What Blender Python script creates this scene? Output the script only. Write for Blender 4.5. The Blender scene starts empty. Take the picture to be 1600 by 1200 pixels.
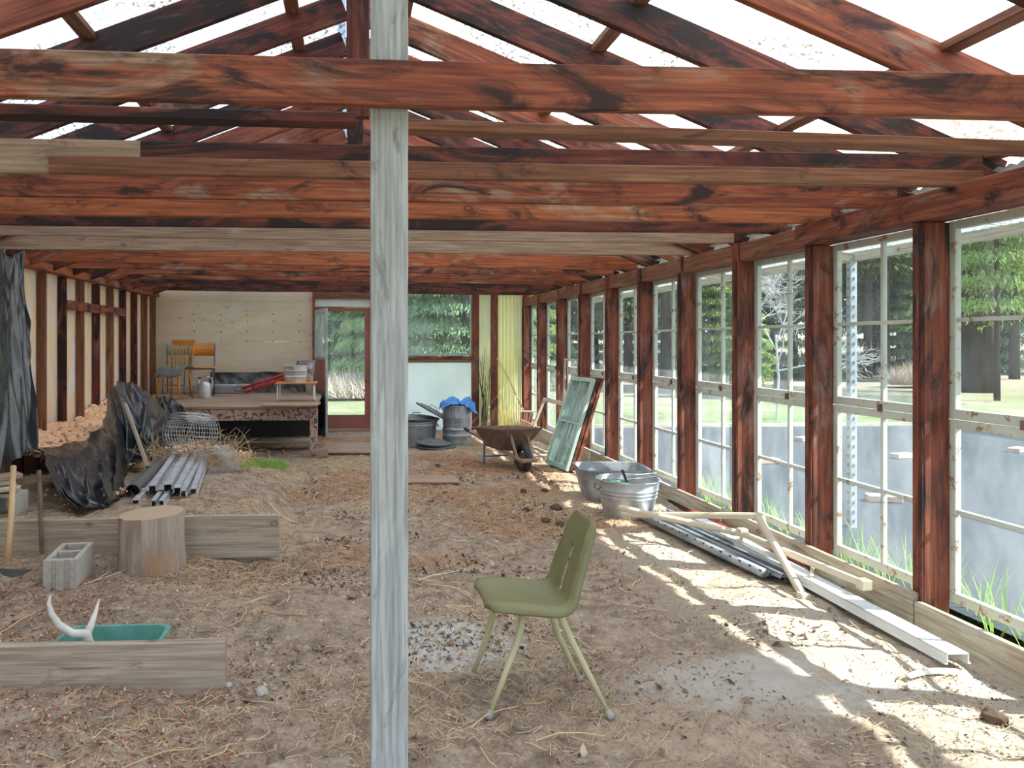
import bpy, bmesh, math, random
import numpy as np
from mathutils import Vector, Matrix, noise as mnoise
random.seed(7); RNG = np.random.default_rng(11)
S = bpy.context.scene; COL = S.collection
F, TH, CX, CY, EYE = 1200.0, 0.067, 625.0, 535.0, 1.5

# ------------------------------------------------------------------ camera
cam = bpy.data.objects.new('camera', bpy.data.cameras.new('camera')); COL.objects.link(cam)
cam.location = (0, 0, EYE); cam.rotation_euler = (math.pi/2, 0, -math.atan(TH))
cam.data.sensor_width = 36; cam.data.lens = 36*F/1600
cam.data.shift_x = (800-CX)/1600; cam.data.shift_y = -(600-CY)/1600
cam.data.clip_start = 0.05; cam.data.clip_end = 400
S.camera = cam
# ------------------------------------------------------------------ sky, sun, exposure
w = bpy.data.worlds.new('sky'); S.world = w; w.use_nodes = True
nt = w.node_tree; nt.nodes.clear()
out = nt.nodes.new('ShaderNodeOutputWorld'); bg = nt.nodes.new('ShaderNodeBackground')
tc = nt.nodes.new('ShaderNodeTexCoord'); sp = nt.nodes.new('ShaderNodeSeparateXYZ'); rp = nt.nodes.new('ShaderNodeValToRGB')
nt.links.new(tc.outputs['Generated'], sp.inputs[0]); nt.links.new(sp.outputs['Z'], rp.inputs[0])
rp.color_ramp.elements[0].position = 0.0; rp.color_ramp.elements[0].color = (.80, .88, .96, 1)
rp.color_ramp.elements[1].position = .8; rp.color_ramp.elements[1].color = (.42, .62, .95, 1)
nt.links.new(rp.outputs[0], bg.inputs[0]); bg.inputs[1].default_value = 1.75
nt.links.new(bg.outputs[0], out.inputs[0])
sun = bpy.data.objects.new('sun', bpy.data.lights.new('sun', 'SUN')); COL.objects.link(sun)
sun.data.energy = 11.5; sun.data.angle = math.radians(.6); sun.data.color = (1, .97, .92)
sun.rotation_euler = Vector((-1, .27, -1.02)).to_track_quat('-Z', 'Y').to_euler()
vs = S.view_settings; vs.view_transform = 'Standard'; vs.look = 'None'; vs.gamma = 1; vs.use_curve_mapping = False
vs.exposure = 0.66
try:
    S.cycles.max_bounces = 10; S.cycles.transparent_max_bounces = 24; S.cycles.diffuse_bounces = 5
except Exception: pass

# ------------------------------------------------------------------ helpers
def P(px, py, Y):                      # the point at depth Y that the photograph shows at px, py
    u = px-CX; k = Y/(F*.9978-u*.0668)
    return Vector(((F*.0668+u*.9978)*k, Y, EYE+(CY-py)*k))
def PZ(px, py, Z):                     # the same at height Z
    u = px-CX; k = (EYE-Z)/(py-CY)
    return Vector(((F*.0668+u*.9978)*k, (F*.9978-u*.0668)*k, Z))
def tag(o, label=None, cat=None, group=None, kind=None):
    for k, v in (('label', label), ('category', cat), ('group', group), ('kind', kind)):
        if v: o[k] = v
    return o
def empty(name, loc=(0, 0, 0), rz=0, parent=None):
    o = bpy.data.objects.new(name, None); COL.objects.link(o); o.location = loc; o.rotation_euler = (0, 0, rz)
    o.parent = parent; o.empty_display_size = .1
    return o
def link(name, me, parent=None, loc=(0, 0, 0)):
    o = bpy.data.objects.new(name, me); COL.objects.link(o); o.location = loc; o.parent = parent
    return o
class MB:
    def __init__(s): s.v = []; s.f = []
    def add(s, vs, fs):
        n = len(s.v); s.v += [tuple(v) for v in vs]; s.f += [tuple(i+n for i in f) for f in fs]; return s
    def box(s, x0, x1, y0, y1, z0, z1):
        return s.add([(x, y, z) for z in (z0, z1) for y in (y0, y1) for x in (x0, x1)],
                     [(0, 2, 3, 1), (4, 5, 7, 6), (0, 1, 5, 4), (2, 6, 7, 3), (0, 4, 6, 2), (1, 3, 7, 5)])
    def bar(s, p, q, w_, h_, up=(0, 0, 1)):
        p, q = Vector(p), Vector(q); d = (q-p).normalized(); u = Vector(up)
        sd = d.cross(u); sd = sd.normalized() if sd.length > 1e-4 else Vector((1, 0, 0)); u = sd.cross(d)
        vs = [c+sd*(a*w_/2)+u*(b*h_/2) for c in (p, q) for a, b in ((-1, -1), (1, -1), (1, 1), (-1, 1))]
        return s.add(vs, [(3, 2, 1, 0), (4, 5, 6, 7), (0, 1, 5, 4), (1, 2, 6, 5), (2, 3, 7, 6), (3, 0, 4, 7)])
    def tube(s, pts, r, n=8, caps=True):
        pts = [Vector(p) for p in pts]; R = r if isinstance(r, (list, tuple)) else [r]*len(pts)
        vs = []; fs = []; prev = None
        for i, p in enumerate(pts):
            d = (pts[min(i+1, len(pts)-1)]-pts[max(i-1, 0)]).normalized()
            a = prev-d*prev.dot(d) if prev else d.cross(Vector((0, 0, 1)) if abs(d.z) < .9 else Vector((1, 0, 0)))
            a.normalize(); prev = a; b = d.cross(a)
            for k in range(n):
                t = 2*math.pi*k/n; vs.append(p+(a*math.cos(t)+b*math.sin(t))*R[i])
        for i in range(len(pts)-1):
            for k in range(n): fs.append((i*n+k, i*n+(k+1) % n, (i+1)*n+(k+1) % n, (i+1)*n+k))
        if caps: fs += [tuple(range(n))[::-1], tuple(range((len(pts)-1)*n, len(pts)*n))]
        return s.add(vs, fs)
    def lathe(s, prof, n=32, c=(0, 0, 0), sx=1, sy=1, rough=0):
        vs = []; fs = []
        for j, (r, z) in enumerate(prof):
            for k in range(n):
                t = 2*math.pi*k/n; rr = r*(1+rough*mnoise.noise(Vector((math.cos(t)*2, math.sin(t)*2, z*2))))
                vs.append((c[0]+rr*sx*math.cos(t), c[1]+rr*sy*math.sin(t), c[2]+z))
        for j in range(len(prof)-1):
            for k in range(n): fs.append((j*n+k, j*n+(k+1) % n, (j+1)*n+(k+1) % n, (j+1)*n+k))
        return s.add(vs, fs)
    def mesh(s, name, mat, smooth=False):
        me = bpy.data.meshes.new(name); me.from_pydata(s.v, [], s.f); me.validate()
        if mat: me.materials.append(mat)
        if smooth: me.shade_smooth()
        return me
    def build(s, name, mat, parent=None, smooth=False, bevel=0, loc=(0, 0, 0), auto=False):
        o = link(name, s.mesh(name, mat, smooth), parent, loc)
        if bevel:
            m = o.modifiers.new('b', 'BEVEL'); m.width = bevel; m.segments = 1; m.limit_method = 'ANGLE'
        if auto:
            for p in o.data.polygons: p.use_smooth = True
            o.data.set_sharp_from_angle(angle=math.radians(40))
        return o
def board(name, p, q, w_, h_, mat, parent=None, up=(0, 0, 1), n=1, warp=0, chip=0):
    """timber whose own x axis runs from p to q, so that the grain follows it"""
    p, q = Vector(p), Vector(q); L = (q-p).length; d = (q-p)/L; u = Vector(up)
    sd = u.cross(d); sd = sd.normalized() if sd.length > 1e-4 else Vector((0, 1, 0)); u = d.cross(sd)
    n = max(n, int(L/.25)); vs = []; fs = []; b = .004; off = random.random()*50
    ring = [(-w_/2+b, -h_/2), (w_/2-b, -h_/2), (w_/2, -h_/2+b), (w_/2, h_/2-b), (w_/2-b, h_/2), (-w_/2+b, h_/2), (-w_/2, h_/2-b), (-w_/2, -h_/2+b)]
    for i in range(n+1):
        x = L*i/n; dy = warp*mnoise.noise(Vector((x*.5, off, 0))); dz = warp*mnoise.noise(Vector((x*.5, off, 7)))
        for y, z in ring:
            c = chip*mnoise.noise(Vector((x*9, off+y*20, z*20)))
            vs.append((x, y+dy+c, z+dz+c))
    for i in range(n):
        for k in range(8): fs.append((i*8+k, (i+1)*8+k, (i+1)*8+(k+1) % 8, i*8+(k+1) % 8))
    fs += [tuple(range(8)), tuple(range(n*8, n*8+8))[::-1]]
    me = bpy.data.meshes.new(name); me.from_pydata(vs, [], fs); me.materials.append(mat)
    o = link(name, me, parent)
    m = Matrix((d, sd, u)).transposed().to_4x4(); m.translation = p
    o.matrix_basis = m
    return o
def arrays(name, V, Fq, mat, parent=None, smooth=False):
    """mesh from numpy arrays; Fq is (n, 3) or (n, 4)"""
    me = bpy.data.meshes.new(name); k = Fq.shape[1]
    me.vertices.add(len(V)); me.vertices.foreach_set('co', np.asarray(V, np.float32).ravel())
    me.loops.add(Fq.size); me.loops.foreach_set('vertex_index', Fq.astype(np.int32).ravel())
    me.polygons.add(len(Fq)); me.polygons.foreach_set('loop_start', np.arange(0, Fq.size, k, dtype=np.int32))
    me.update(calc_edges=True); me.materials.append(mat)
    if smooth: me.shade_smooth()
    return link(name, me, parent)
_NG = RNG.random((256, 256))
def vnoise(x, y):
    xi = np.floor(x).astype(int); yi = np.floor(y).astype(int); fx = x-xi; fy = y-yi
    fx = fx*fx*(3-2*fx); fy = fy*fy*(3-2*fy); g = lambda a, b: _NG[a % 256, b % 256]
    return (g(xi, yi)*(1-fx)+g(xi+1, yi)*fx)*(1-fy)+(g(xi, yi+1)*(1-fx)+g(xi+1, yi+1)*fx)*fy-.5
def sm(t): t = np.clip(t, 0, 1); return t*t*(3-2*t)
def base_z(X, Y):
    X = np.asarray(X, float); Y = np.asarray(Y, float)
    z = .05*sm((-.5-X)/.8)*(1-sm((Y-8)/2))
    z = z+.19*sm((-.45-X)/.35)*sm((Y-5.40)/.06)*(1-sm((Y-7.2)/2.2))
    return z
def gz(X, Y):
    X = np.asarray(X, float); Y = np.asarray(Y, float)
    z = base_z(X, Y)
    inside = (1-sm((np.abs(X)-2.9)/.25))
    nearw = sm((X-1.5)/.4)
    d = .045*vnoise(X*1.3+5, Y*1.3)+.028*vnoise(X*4+9, Y*4)+.022*vnoise(X*11, Y*11+3)
    rough = (1-.75*nearw)*.9*1.0+0*sm(vnoise(X*.9+40, Y*.9)*3+.4)
    d = d+rough*(.026*vnoise(X*22, Y*22)+.014*vnoise(X*50, Y*50))
    z = z*(1-sm((.33-np.abs(X+1.09))/.06)*sm((.22-np.abs(Y-3.62))/.05)*.95)
    return z+d*inside*(1-.5*sm((Y-9)/3))

# ------------------------------------------------------------------ materials
class N:
    def __init__(s, name):
        s.m = bpy.data.materials.new(name); s.m.use_nodes = True; s.t = s.m.node_tree; s.t.nodes.clear()
        s.out = s.n('ShaderNodeOutputMaterial')
    def n(s, typ, **kw):
        x = s.t.nodes.new(typ)
        for k, v in kw.items(): setattr(x, k, v)
        return x
    def l(s, a, b): s.t.links.new(a, b)
    def coord(s, scale=(1, 1, 1), kind='Object', rnd=0):
        t = s.n('ShaderNodeTexCoord'); m = s.n('ShaderNodeMapping'); s.l(t.outputs[kind], m.inputs[0]); m.inputs['Scale'].default_value = scale
        if rnd:
            oi = s.n('ShaderNodeObjectInfo'); c = s.n('ShaderNodeVectorMath', operation='SCALE'); c.inputs[0].default_value = (rnd, rnd*.7, rnd*1.3)
            s.l(oi.outputs['Random'], c.inputs['Scale']); s.l(c.outputs[0], m.inputs['Location'])
        return m.outputs[0]
    def noise(s, vec, scale, detail=4, rough=.55, dist=0):
        x = s.n('ShaderNodeTexNoise'); s.l(vec, x.inputs['Vector']); x.inputs['Scale'].default_value = scale
        x.inputs['Detail'].default_value = detail; x.inputs['Roughness'].default_value = rough; x.inputs['Distortion'].default_value = dist
        return x.outputs[0]
    def ramp(s, fac, stops):
        r = s.n('ShaderNodeValToRGB'); s.l(fac, r.inputs[0]); e = r.color_ramp.elements
        while len(e) < len(stops): e.new(.5)
        for i, (p, c) in enumerate(stops):
            e[i].position = p; e[i].color = (*c, 1) if len(c) == 3 else c
        return r.outputs[0]
    def mr(s, fac, a, b):
        r = s.n('ShaderNodeMapRange'); s.l(fac, r.inputs[0]); r.inputs[1].default_value = a; r.inputs[2].default_value = b; return r.outputs[0]
    def step(s, fac, a, b): return s.ramp(fac, [(a, (0, 0, 0)), (b, (1, 1, 1))])
    def mix(s, fac, a, b, mode='MIX'):
        x = s.n('ShaderNodeMix', data_type='RGBA', blend_type=mode)
        if isinstance(fac, (int, float)): x.inputs[0].default_value = fac
        else: s.l(fac, x.inputs[0])
        for i, c in ((6, a), (7, b)):
            if isinstance(c, tuple): x.inputs[i].default_value = (*c, 1)
            else: s.l(c, x.inputs[i])
        return x.outputs[2]
    def bump(s, h, strength=.3, dist=.01):
        b = s.n('ShaderNodeBump'); s.l(h, b.inputs['Height']); b.inputs['Strength'].default_value = strength; b.inputs['Distance'].default_value = dist
        return b.outputs[0]
    def bsdf(s, col, rough=.7, metal=0, normal=None, spec=.5, link_=True):
        b = s.n('ShaderNodeBsdfPrincipled')
        if isinstance(col, tuple): b.inputs['Base Color'].default_value = (*col, 1)
        else: s.l(col, b.inputs['Base Color'])
        if isinstance(rough, (int, float)): b.inputs['Roughness'].default_value = rough
        else: s.l(rough, b.inputs['Roughness'])
        b.inputs['Metallic'].default_value = metal; b.inputs['Specular IOR Level'].default_value = spec
        if normal: s.l(normal, b.inputs['Normal'])
        if link_: s.l(b.outputs[0], s.out.inputs[0])
        return b
def wood(name, stops, dark=(.03, .018, .012), pale=None, dark_amt=.5, pale_amt=.5, grain=1.0, knots=True, rough=.7, fine_amt=.55):
    m = N(name); v = m.coord((.9, 13*grain, 13*grain), rnd=37); g = m.noise(v, 1.6, 6, .6, .8)
    col = m.ramp(g, stops)
    v2 = m.coord((1.5, 4, 4), rnd=19); big = m.noise(v2, .9, 5, .62, 1.0)
    if pale: col = m.mix(m.step(big, 1-pale_amt, 1.0-pale_amt+.12), col, pale)
    v3 = m.coord((1.3, 4.0, 4.0), rnd=53); d = m.noise(v3, 1.1, 6, .68, 1.6)
    col = m.mix(m.step(d, 1-dark_amt, 1-dark_amt+.13), col, dark)
    v4 = m.coord((1.2, 34, 34), rnd=11); fine = m.noise(v4, 2.2, 3, .6)
    col = m.mix(m.ramp(fine, [(.35, (fine_amt,)*3), (.6, (0,)*3)]), col, dark)
    if knots:
        vo = m.n('ShaderNodeTexVoronoi'); m.l(m.coord((3.0, 5, 5), rnd=29), vo.inputs['Vector']); vo.inputs['Scale'].default_value = 1.0
        on_ = m.mix(1, m.ramp(vo.outputs[0], [(.0, (.3,)*3), (.045, (.2,)*3), (.075, (.95,)*3), (.10, (.25,)*3), (.17, (0,)*3)]), m.step(vo.outputs[1], .50, .52), 'MULTIPLY'); col = m.mix(on_, col, dark)
    nrm = m.bump(m.mix(.5, fine, g), .5, .004)
    m.bsdf(col, rough, 0, nrm, .3); return m.m
RED = wood('red_wood', [(.25, (.13, .032, .018)), (.45, (.26, .068, .034)), (.58, (.36, .105, .048)), (.75, (.42, .18, .10))], (.04, .018, .016), (.36, .24, .17), .50, .46)
ORANGE = wood('orange_wood', [(.25, (.20, .05, .022)), (.5, (.40, .115, .045)), (.7, (.48, .18, .08))], (.06, .025, .018), (.46, .30, .20), .46, .42)
DRED = wood('dark_red_wood', [(.25, (.06, .018, .014)), (.5, (.17, .042, .027)), (.75, (.24, .085, .05))], (.022, .014, .014), (.27, .18, .14), .56, .40)
PINKW = wood('post_wood', [(.2, (.09, .025, .016)), (.5, (.24, .062, .032)), (.75, (.33, .13, .075))], (.04, .02, .018), (.30, .17, .13), .50, .46)
BROWNW = wood('brown_wood', [(.2, (.12, .05, .03)), (.5, (.24, .10, .055)), (.75, (.34, .18, .10))], (.05, .025, .02), None, .42)
GREYW = wood('grey_wood', [(.2, (.20, .13, .095)), (.5, (.36, .25, .18)), (.75, (.44, .32, .24))], (.12, .075, .055), (.42, .36, .30), .42, .4)
POSTG = wood('weathered_post_wood', [(.2, (.25, .26, .245)), (.5, (.40, .42, .41)), (.75, (.48, .505, .50))], (.13, .13, .12), (.48, .51, .505), .42, .5, 1.0)
TIMBER = wood('timber_wood', [(.2, (.26, .205, .15)), (.5, (.43, .36, .28)), (.8, (.50, .43, .35))], (.15, .11, .08), (.48, .40, .31), .38, .4)
PALEW = wood('pale_wood', [(.2, (.42, .36, .28)), (.5, (.58, .50, .38)), (.8, (.66, .60, .50))], (.20, .15, .11), (.58, .55, .48), .33, .45)
BASEW = wood('sill_board_wood', [(.2, (.30, .24, .17)), (.5, (.45, .38, .28)), (.8, (.55, .50, .40))], (.17, .11, .07), (.56, .54, .46), .40, .45)
PLY = wood('plywood', [(.2, (.64, .53, .39)), (.5, (.74, .63, .47)), (.8, (.80, .71, .56))], (.50, .35, .22), (.72, .68, .60), .34, .45, .22, rough=.85, fine_amt=.12)
SHEATH = wood('sheathing_ply', [(.2, (.66, .47, .28)), (.5, (.84, .64, .42)), (.8, (.90, .70, .46))], (.55, .38, .24), (.78, .70, .64), .30, .50, .4, knots=False, fine_amt=.2)
HONEY = wood('honey_wood', [(.2, (.50, .19, .04)), (.5, (.66, .28, .06)), (.8, (.74, .36, .10))], (.30, .11, .03), None, .25, knots=False, rough=.35)
def paint(name, col, under=(.2, .13, .09), amt=.4, sc=9, rough=.55, bump=.3):
    m = N(name); v = m.coord(rnd=23); n1 = m.noise(v, sc, 6, .7, .3); n2 = m.noise(v, sc*.2, 3)
    c = m.mix(m.step(n2, .3, .75), col, tuple(x*.78 for x in col))
    k = m.step(n1, 1-amt-.02, 1-amt+.02); c = m.mix(k, c, under)
    m.bsdf(c, rough, 0, m.bump(n1, bump, .004), .35); return m.m
TOOLW = paint('tool_handle_wood', (.62, .42, .24), (.50, .32, .17), .35, 5)
SASH = paint('sash_paint', (.60, .64, .56), (.34, .20, .12), .40, 14)
SASHG = paint('green_sash_paint', (.42, .55, .46), (.36, .44, .36), .40, 12)
PEEL = paint('peeling_paint', (.46, .33, .28), (.09, .055, .04), .46, 22)
CREAM = paint('cream_paint', (.66, .58, .44), (.45, .35, .25), .30, 9)
WHITEM = paint('white_enamel', (.78, .80, .78), (.55, .52, .48), .28, 9)
REDP = paint('red_paint', (.30, .045, .03), (.12, .03, .025), .38, 9)
DOORRED = paint('door_paint', (.36, .13, .10), (.22, .08, .06), .36, 5)
BRIGHTRED = paint('bright_red_paint', (.55, .02, .02), (.3, .02, .02), .25, 9, .3)
GREENP = paint('chair_green_plastic', (.125, .165, .055), (.27, .31, .20), .27, 30, .42, .05)
def stained_green():
    m = N('chair_green_shell'); v = m.coord(); n1 = m.noise(v, 45, 3, .6); n2 = m.noise(v, 7, 5, .6)
    c = m.mix(m.step(n2, .45, .75), (.17, .172, .075), (.20, .185, .095))
    c = m.mix(m.step(n1, .70, .73), c, (.36, .42, .28))
    b = m.noise(m.coord((1, 1, 1)), 5.5, 4, .6); c = m.mix(m.ramp(b, [(.56, (0,)*3), (.70, (.6,)*3)]), c, (.16, .085, .045))
    m.bsdf(c, .40, 0, m.bump(n1, .05, .001), .4); return m.m
SHELL = stained_green()
LEGM = paint('beige_leg_enamel', (.50, .46, .27), (.36, .22, .12), .30, 18, .35)
FOOTM = paint('grey_rubber', (.36, .34, .31), (.25, .22, .2), .4, 20)
def metal(name, col, rough=.42, met=.75, sc=9, col2=None):
    m = N(name); v = m.coord(rnd=5); n1 = m.noise(v, sc, 4, .6); n2 = m.noise(v, sc*6, 3)
    c = m.mix(m.step(n1, .38, .66), col, col2 or tuple(x*.68 for x in col))
    m.bsdf(c, m.ramp(n2, [(.3, (rough,)*3), (.7, (rough+.18,)*3)]), met, m.bump(n2, .08, .002)); return m.m
GALV = metal('galvanized_metal', (.42, .45, .48)); GALVL = metal('bright_galvanized', (.62, .64, .66), .38, .65)
DARKM = metal('dark_metal', (.16, .17, .18), .5, .5); RUST = metal('rusty_metal', (.17, .10, .075), .7, .3, 12, (.24, .17, .13))
GREYS = metal('steel_post', (.45, .50, .53), .5, .4)
def plain(name, col, rough=.7, spec=.5, metal_=0, bump=0, sc=20, var=.75):
    m = N(name); v = m.coord(rnd=3); n1 = m.noise(v, sc, 5)
    c = m.mix(m.step(n1, .3, .7), col, tuple(x*var for x in col)); m.bsdf(c, rough, metal_, m.bump(n1, bump, .01) if bump else None, spec); return m.m
RUBBER = plain('black_rubber', (.025, .027, .03), .6); CONC = plain('concrete', (.46, .43, .38), .95, .2, 0, .4, 45)
TEAL = plain('teal_plastic', (.13, .36, .31), .35); BONE = plain('bone', (.72, .67, .60), .5, .4, 0, .1, 12, .8)
INSUL = plain('orange_insulation', (1.0, .62, .38), .95, .1, 0, .6, 30, .8); BRICKM = plain('brick', (.52, .36, .29), .9, .2, 0, .3, 30)
BLUE = plain('blue_tarp', (.03, .22, .66), .35, .5, 0, .3, 25); CLOTH = plain('grey_cloth', (.20, .21, .20), .95, .1, 0, .4, 60)
CLOD = plain('dirt_clod', (.22, .15, .11), .97, .1, 0, 1, 30); ROCKM = plain('pale_stone', (.50, .47, .43), .9, .2, 0, .4, 20)
BARK = plain('bark', (.075, .058, .045), .95, .1, 0, 1, 6); TARPOUT = None
def black_plastic(name, dust=.42, col=(.016, .018, .022), dcol=(.17, .155, .13), ro=0):
    m = N(name); n1 = m.noise(m.coord((1, 1, 1)), 3.5, 6, .65, .4); n2 = m.noise(m.coord((1, 1, 1)), 22, 4)
    c = m.mix(m.ramp(n1, [(1-dust, (0,)*3), (1-dust+.3, (.30,)*3)]), col, dcol)
    m.bsdf(c, ro or m.ramp(n1, [(.3, (.16,)*3), (.7, (.36,)*3)]), 0, m.bump(n2, .15, .01), .8); return m.m
PLAST = black_plastic('black_plastic', .34); PLASTW = black_plastic('wall_plastic', .5, (.028, .034, .038)); TARPG = black_plastic('ground_tarp', .5, (.020, .024, .032), (.055, .062, .075), .5)
def stump_mat():
    m = N('stump_bark'); n1 = m.noise(m.coord((7, 7, .8)), 2.5, 6, .65, .5); n2 = m.noise(m.coord((20, 20, 1.5)), 2, 4); n3 = m.noise(m.coord(), 2.5, 3)
    c = m.ramp(n1, [(.25, (.16, .115, .085)), (.5, (.33, .26, .21)), (.7, (.44, .38, .33))])
    c = m.mix(m.step(n3, .55, .68), c, (.36, .22, .13)); m.bsdf(c, .9, 0, m.bump(m.mix(.5, n1, n2), .8, .02), .2); return m.m
STUMP = stump_mat()
def ring_mat():
    m = N('cut_wood_rings'); wv = m.n('ShaderNodeTexWave', wave_type='RINGS', rings_direction='Z'); m.l(m.coord(), wv.inputs['Vector']); wv.inputs['Scale'].default_value = 14; wv.inputs['Distortion'].default_value = 2
    m.bsdf(m.ramp(wv.outputs[0], [(.2, (.40, .30, .20)), (.8, (.48, .37, .26))]), .9); return m.m
RINGS = ring_mat()
def glass(name, dust=.10, tint=(.93, .97, .96), dcol=(.75, .8, .82)):
    m = N(name); tr = m.n('ShaderNodeBsdfTransparent'); tr.inputs[0].default_value = (*tint, 1)
    gl = m.n('ShaderNodeBsdfGlossy'); gl.inputs['Roughness'].default_value = .04; df = m.n('ShaderNodeBsdfDiffuse'); df.inputs[0].default_value = (*dcol, 1)
    tl = m.n('ShaderNodeBsdfTranslucent'); tl.inputs[0].default_value = (*dcol, 1); dd = m.n('ShaderNodeMixShader'); dd.inputs[0].default_value = .5; m.l(df.outputs[0], dd.inputs[1]); m.l(tl.outputs[0], dd.inputs[2])
    lw0 = m.n('ShaderNodeLayerWeight'); lw0.inputs[0].default_value = .5; lw1 = m.n('ShaderNodeMath', operation='POWER'); m.l(lw0.outputs['Facing'], lw1.inputs[0]); lw1.inputs[1].default_value = 5; lw = m.n('ShaderNodeMath', operation='MULTIPLY_ADD'); m.l(lw1.outputs[0], lw.inputs[0]); lw.inputs[1].default_value = .5; lw.inputs[2].default_value = .02
    a = m.n('ShaderNodeMixShader'); m.l(lw.outputs[0], a.inputs[0]); m.l(tr.outputs[0], a.inputs[1]); m.l(gl.outputs[0], a.inputs[2])
    n1 = m.noise(m.coord((1, 1, .5), rnd=17), 3.5, 6, .65); f = m.ramp(n1, [(.35, (dust*.35,)*3), (.75, (dust*2,)*3)])
    b = m.n('ShaderNodeMixShader'); m.l(f, b.inputs[0]); m.l(a.outputs[0], b.inputs[1]); m.l(dd.outputs[0], b.inputs[2]); m.l(b.outputs[0], m.out.inputs[0]); return m.m
GLASS = glass('dusty_glass', .06); GLASSD = glass('very_dusty_glass', .10); GLASSG = glass('grimy_glass', .34, (.85, .93, .9), (.6, .7, .68))
def fibre(name, col, trans=.75, spk=.0, clear=0.0, stripes=0, colour2=None):
    m = N(name); v = m.coord(); c = m.mix(m.step(m.noise(v, 1.3, 4), .35, .7), col, colour2 or tuple(x*.86 for x in col))
    if spk:
        n1 = m.noise(m.coord(), 42, 3, .55); n2 = m.noise(v, 1.1, 3); msk = m.mix(1, m.step(n1, .545, .60), m.step(n2, .36, .52), 'MULTIPLY')
        c = m.mix(m.mix(1, msk, (spk,)*3, 'MULTIPLY'), c, (.10, .09, .07))
        n3 = m.noise(m.coord((.6, 3, 3)), 1.1, 4); c = m.mix(m.ramp(n3, [(.58, (0,)*3), (.72, (.4,)*3)]), c, (.35, .30, .22))
        sx_ = m.n('ShaderNodeSeparateXYZ'); m.l(v, sx_.inputs[0]); ab = m.n('ShaderNodeMath', operation='ABSOLUTE'); m.l(sx_.outputs[0], ab.inputs[0]); ad = m.n('ShaderNodeMath', operation='MULTIPLY_ADD'); m.l(n3, ad.inputs[0]); ad.inputs[1].default_value = .6; m.l(ab.outputs[0], ad.inputs[2])
        if name[:4] == 'roof': c = m.mix(m.ramp(m.mr(ad.outputs[0], 2.95, 3.25), [(0, (0,)*3), (1, (.75,)*3)]), c, (.20, .16, .11))
    d = m.n('ShaderNodeBsdfDiffuse'); t = m.n('ShaderNodeBsdfTranslucent'); m.l(c, d.inputs[0]); m.l(c, t.inputs[0])
    x = m.n('ShaderNodeMixShader'); x.inputs[0].default_value = trans; m.l(d.outputs[0], x.inputs[1]); m.l(t.outputs[0], x.inputs[2])
    last = x
    if clear:
        tr = m.n('ShaderNodeBsdfTransparent'); y = m.n('ShaderNodeMixShader'); y.inputs[0].default_value = clear; m.l(x.outputs[0], y.inputs[1]); m.l(tr.outputs[0], y.inputs[2]); last = y
    m.l(last.outputs[0], m.out.inputs[0]); return m.m
ROOFM = fibre('roof_fibreglass', (.56, .565, .555), .88, .97); YELP = fibre('yellow_fibreglass', (.92, .89, .60), .6, 0, 0, 0, (.90, .86, .52)); YELPALE = fibre('pale_yellow_panel', (.88, .86, .62), .6)
FROST = fibre('frosted_panel', (.93, .95, .93), .8, 0, .10); EAVEM = fibre('eave_fibreglass', (.45, .47, .47), .5, .5)
def soil():
    m = N('soil'); v = m.coord(); n1 = m.noise(v, 1.1, 5, .6, .3); n2 = m.noise(v, 9, 6, .7); n3 = m.noise(v, 60, 4, .7)
    c = m.ramp(n2, [(.32, (.15, .11, .08)), (.5, (.31, .24, .18)), (.68, (.45, .37, .28))])
    c = m.mix(m.ramp(n1, [(.5, (0,)*3), (.66, (.6,)*3)]), c, (.44, .34, .25))
    c = m.mix(m.ramp(n3, [(.3, (.6,)*3), (.52, (0,)*3)]), c, (.13, .09, .065))
    c = m.mix(m.ramp(n3, [(.62, (0,)*3), (.74, (.6,)*3)]), c, (.60, .50, .40))
    # ash spilled beside the chair, a grey trodden crust near the windows, and dry soil there painted paler to brighten the sun patches
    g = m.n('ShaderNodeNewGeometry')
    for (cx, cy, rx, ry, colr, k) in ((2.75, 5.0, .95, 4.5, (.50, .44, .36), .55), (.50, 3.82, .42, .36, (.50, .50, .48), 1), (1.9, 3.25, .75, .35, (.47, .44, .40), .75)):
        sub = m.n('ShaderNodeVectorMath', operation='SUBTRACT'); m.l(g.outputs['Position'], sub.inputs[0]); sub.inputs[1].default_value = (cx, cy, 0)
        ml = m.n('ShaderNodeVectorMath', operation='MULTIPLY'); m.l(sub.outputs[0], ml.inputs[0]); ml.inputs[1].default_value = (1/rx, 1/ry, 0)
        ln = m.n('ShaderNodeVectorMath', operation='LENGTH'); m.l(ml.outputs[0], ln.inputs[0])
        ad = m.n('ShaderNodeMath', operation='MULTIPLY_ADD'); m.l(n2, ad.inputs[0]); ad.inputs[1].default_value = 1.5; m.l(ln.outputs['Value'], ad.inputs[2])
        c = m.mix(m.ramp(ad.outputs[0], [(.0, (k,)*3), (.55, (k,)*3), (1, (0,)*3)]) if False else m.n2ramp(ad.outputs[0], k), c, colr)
    m.bsdf(c, .97, 0, m.bump(m.mix(.5, n2, n3), .8, .02), .1); return m.m
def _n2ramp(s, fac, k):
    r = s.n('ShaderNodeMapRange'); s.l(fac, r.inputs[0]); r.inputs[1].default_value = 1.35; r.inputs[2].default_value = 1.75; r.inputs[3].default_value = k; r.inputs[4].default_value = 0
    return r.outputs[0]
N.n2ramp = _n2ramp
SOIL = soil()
def multi(name, stops, rough=.9):
    m = N(name); g = m.n('ShaderNodeNewGeometry'); m.bsdf(m.ramp(g.outputs['Random Per Island'], stops), rough, 0, None, .2); return m.m
STRAW = multi('straw', [(0, (.50, .34, .17)), (.5, (.62, .46, .27)), (.85, (.44, .27, .14)), (1, (.72, .62, .46))])
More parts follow.
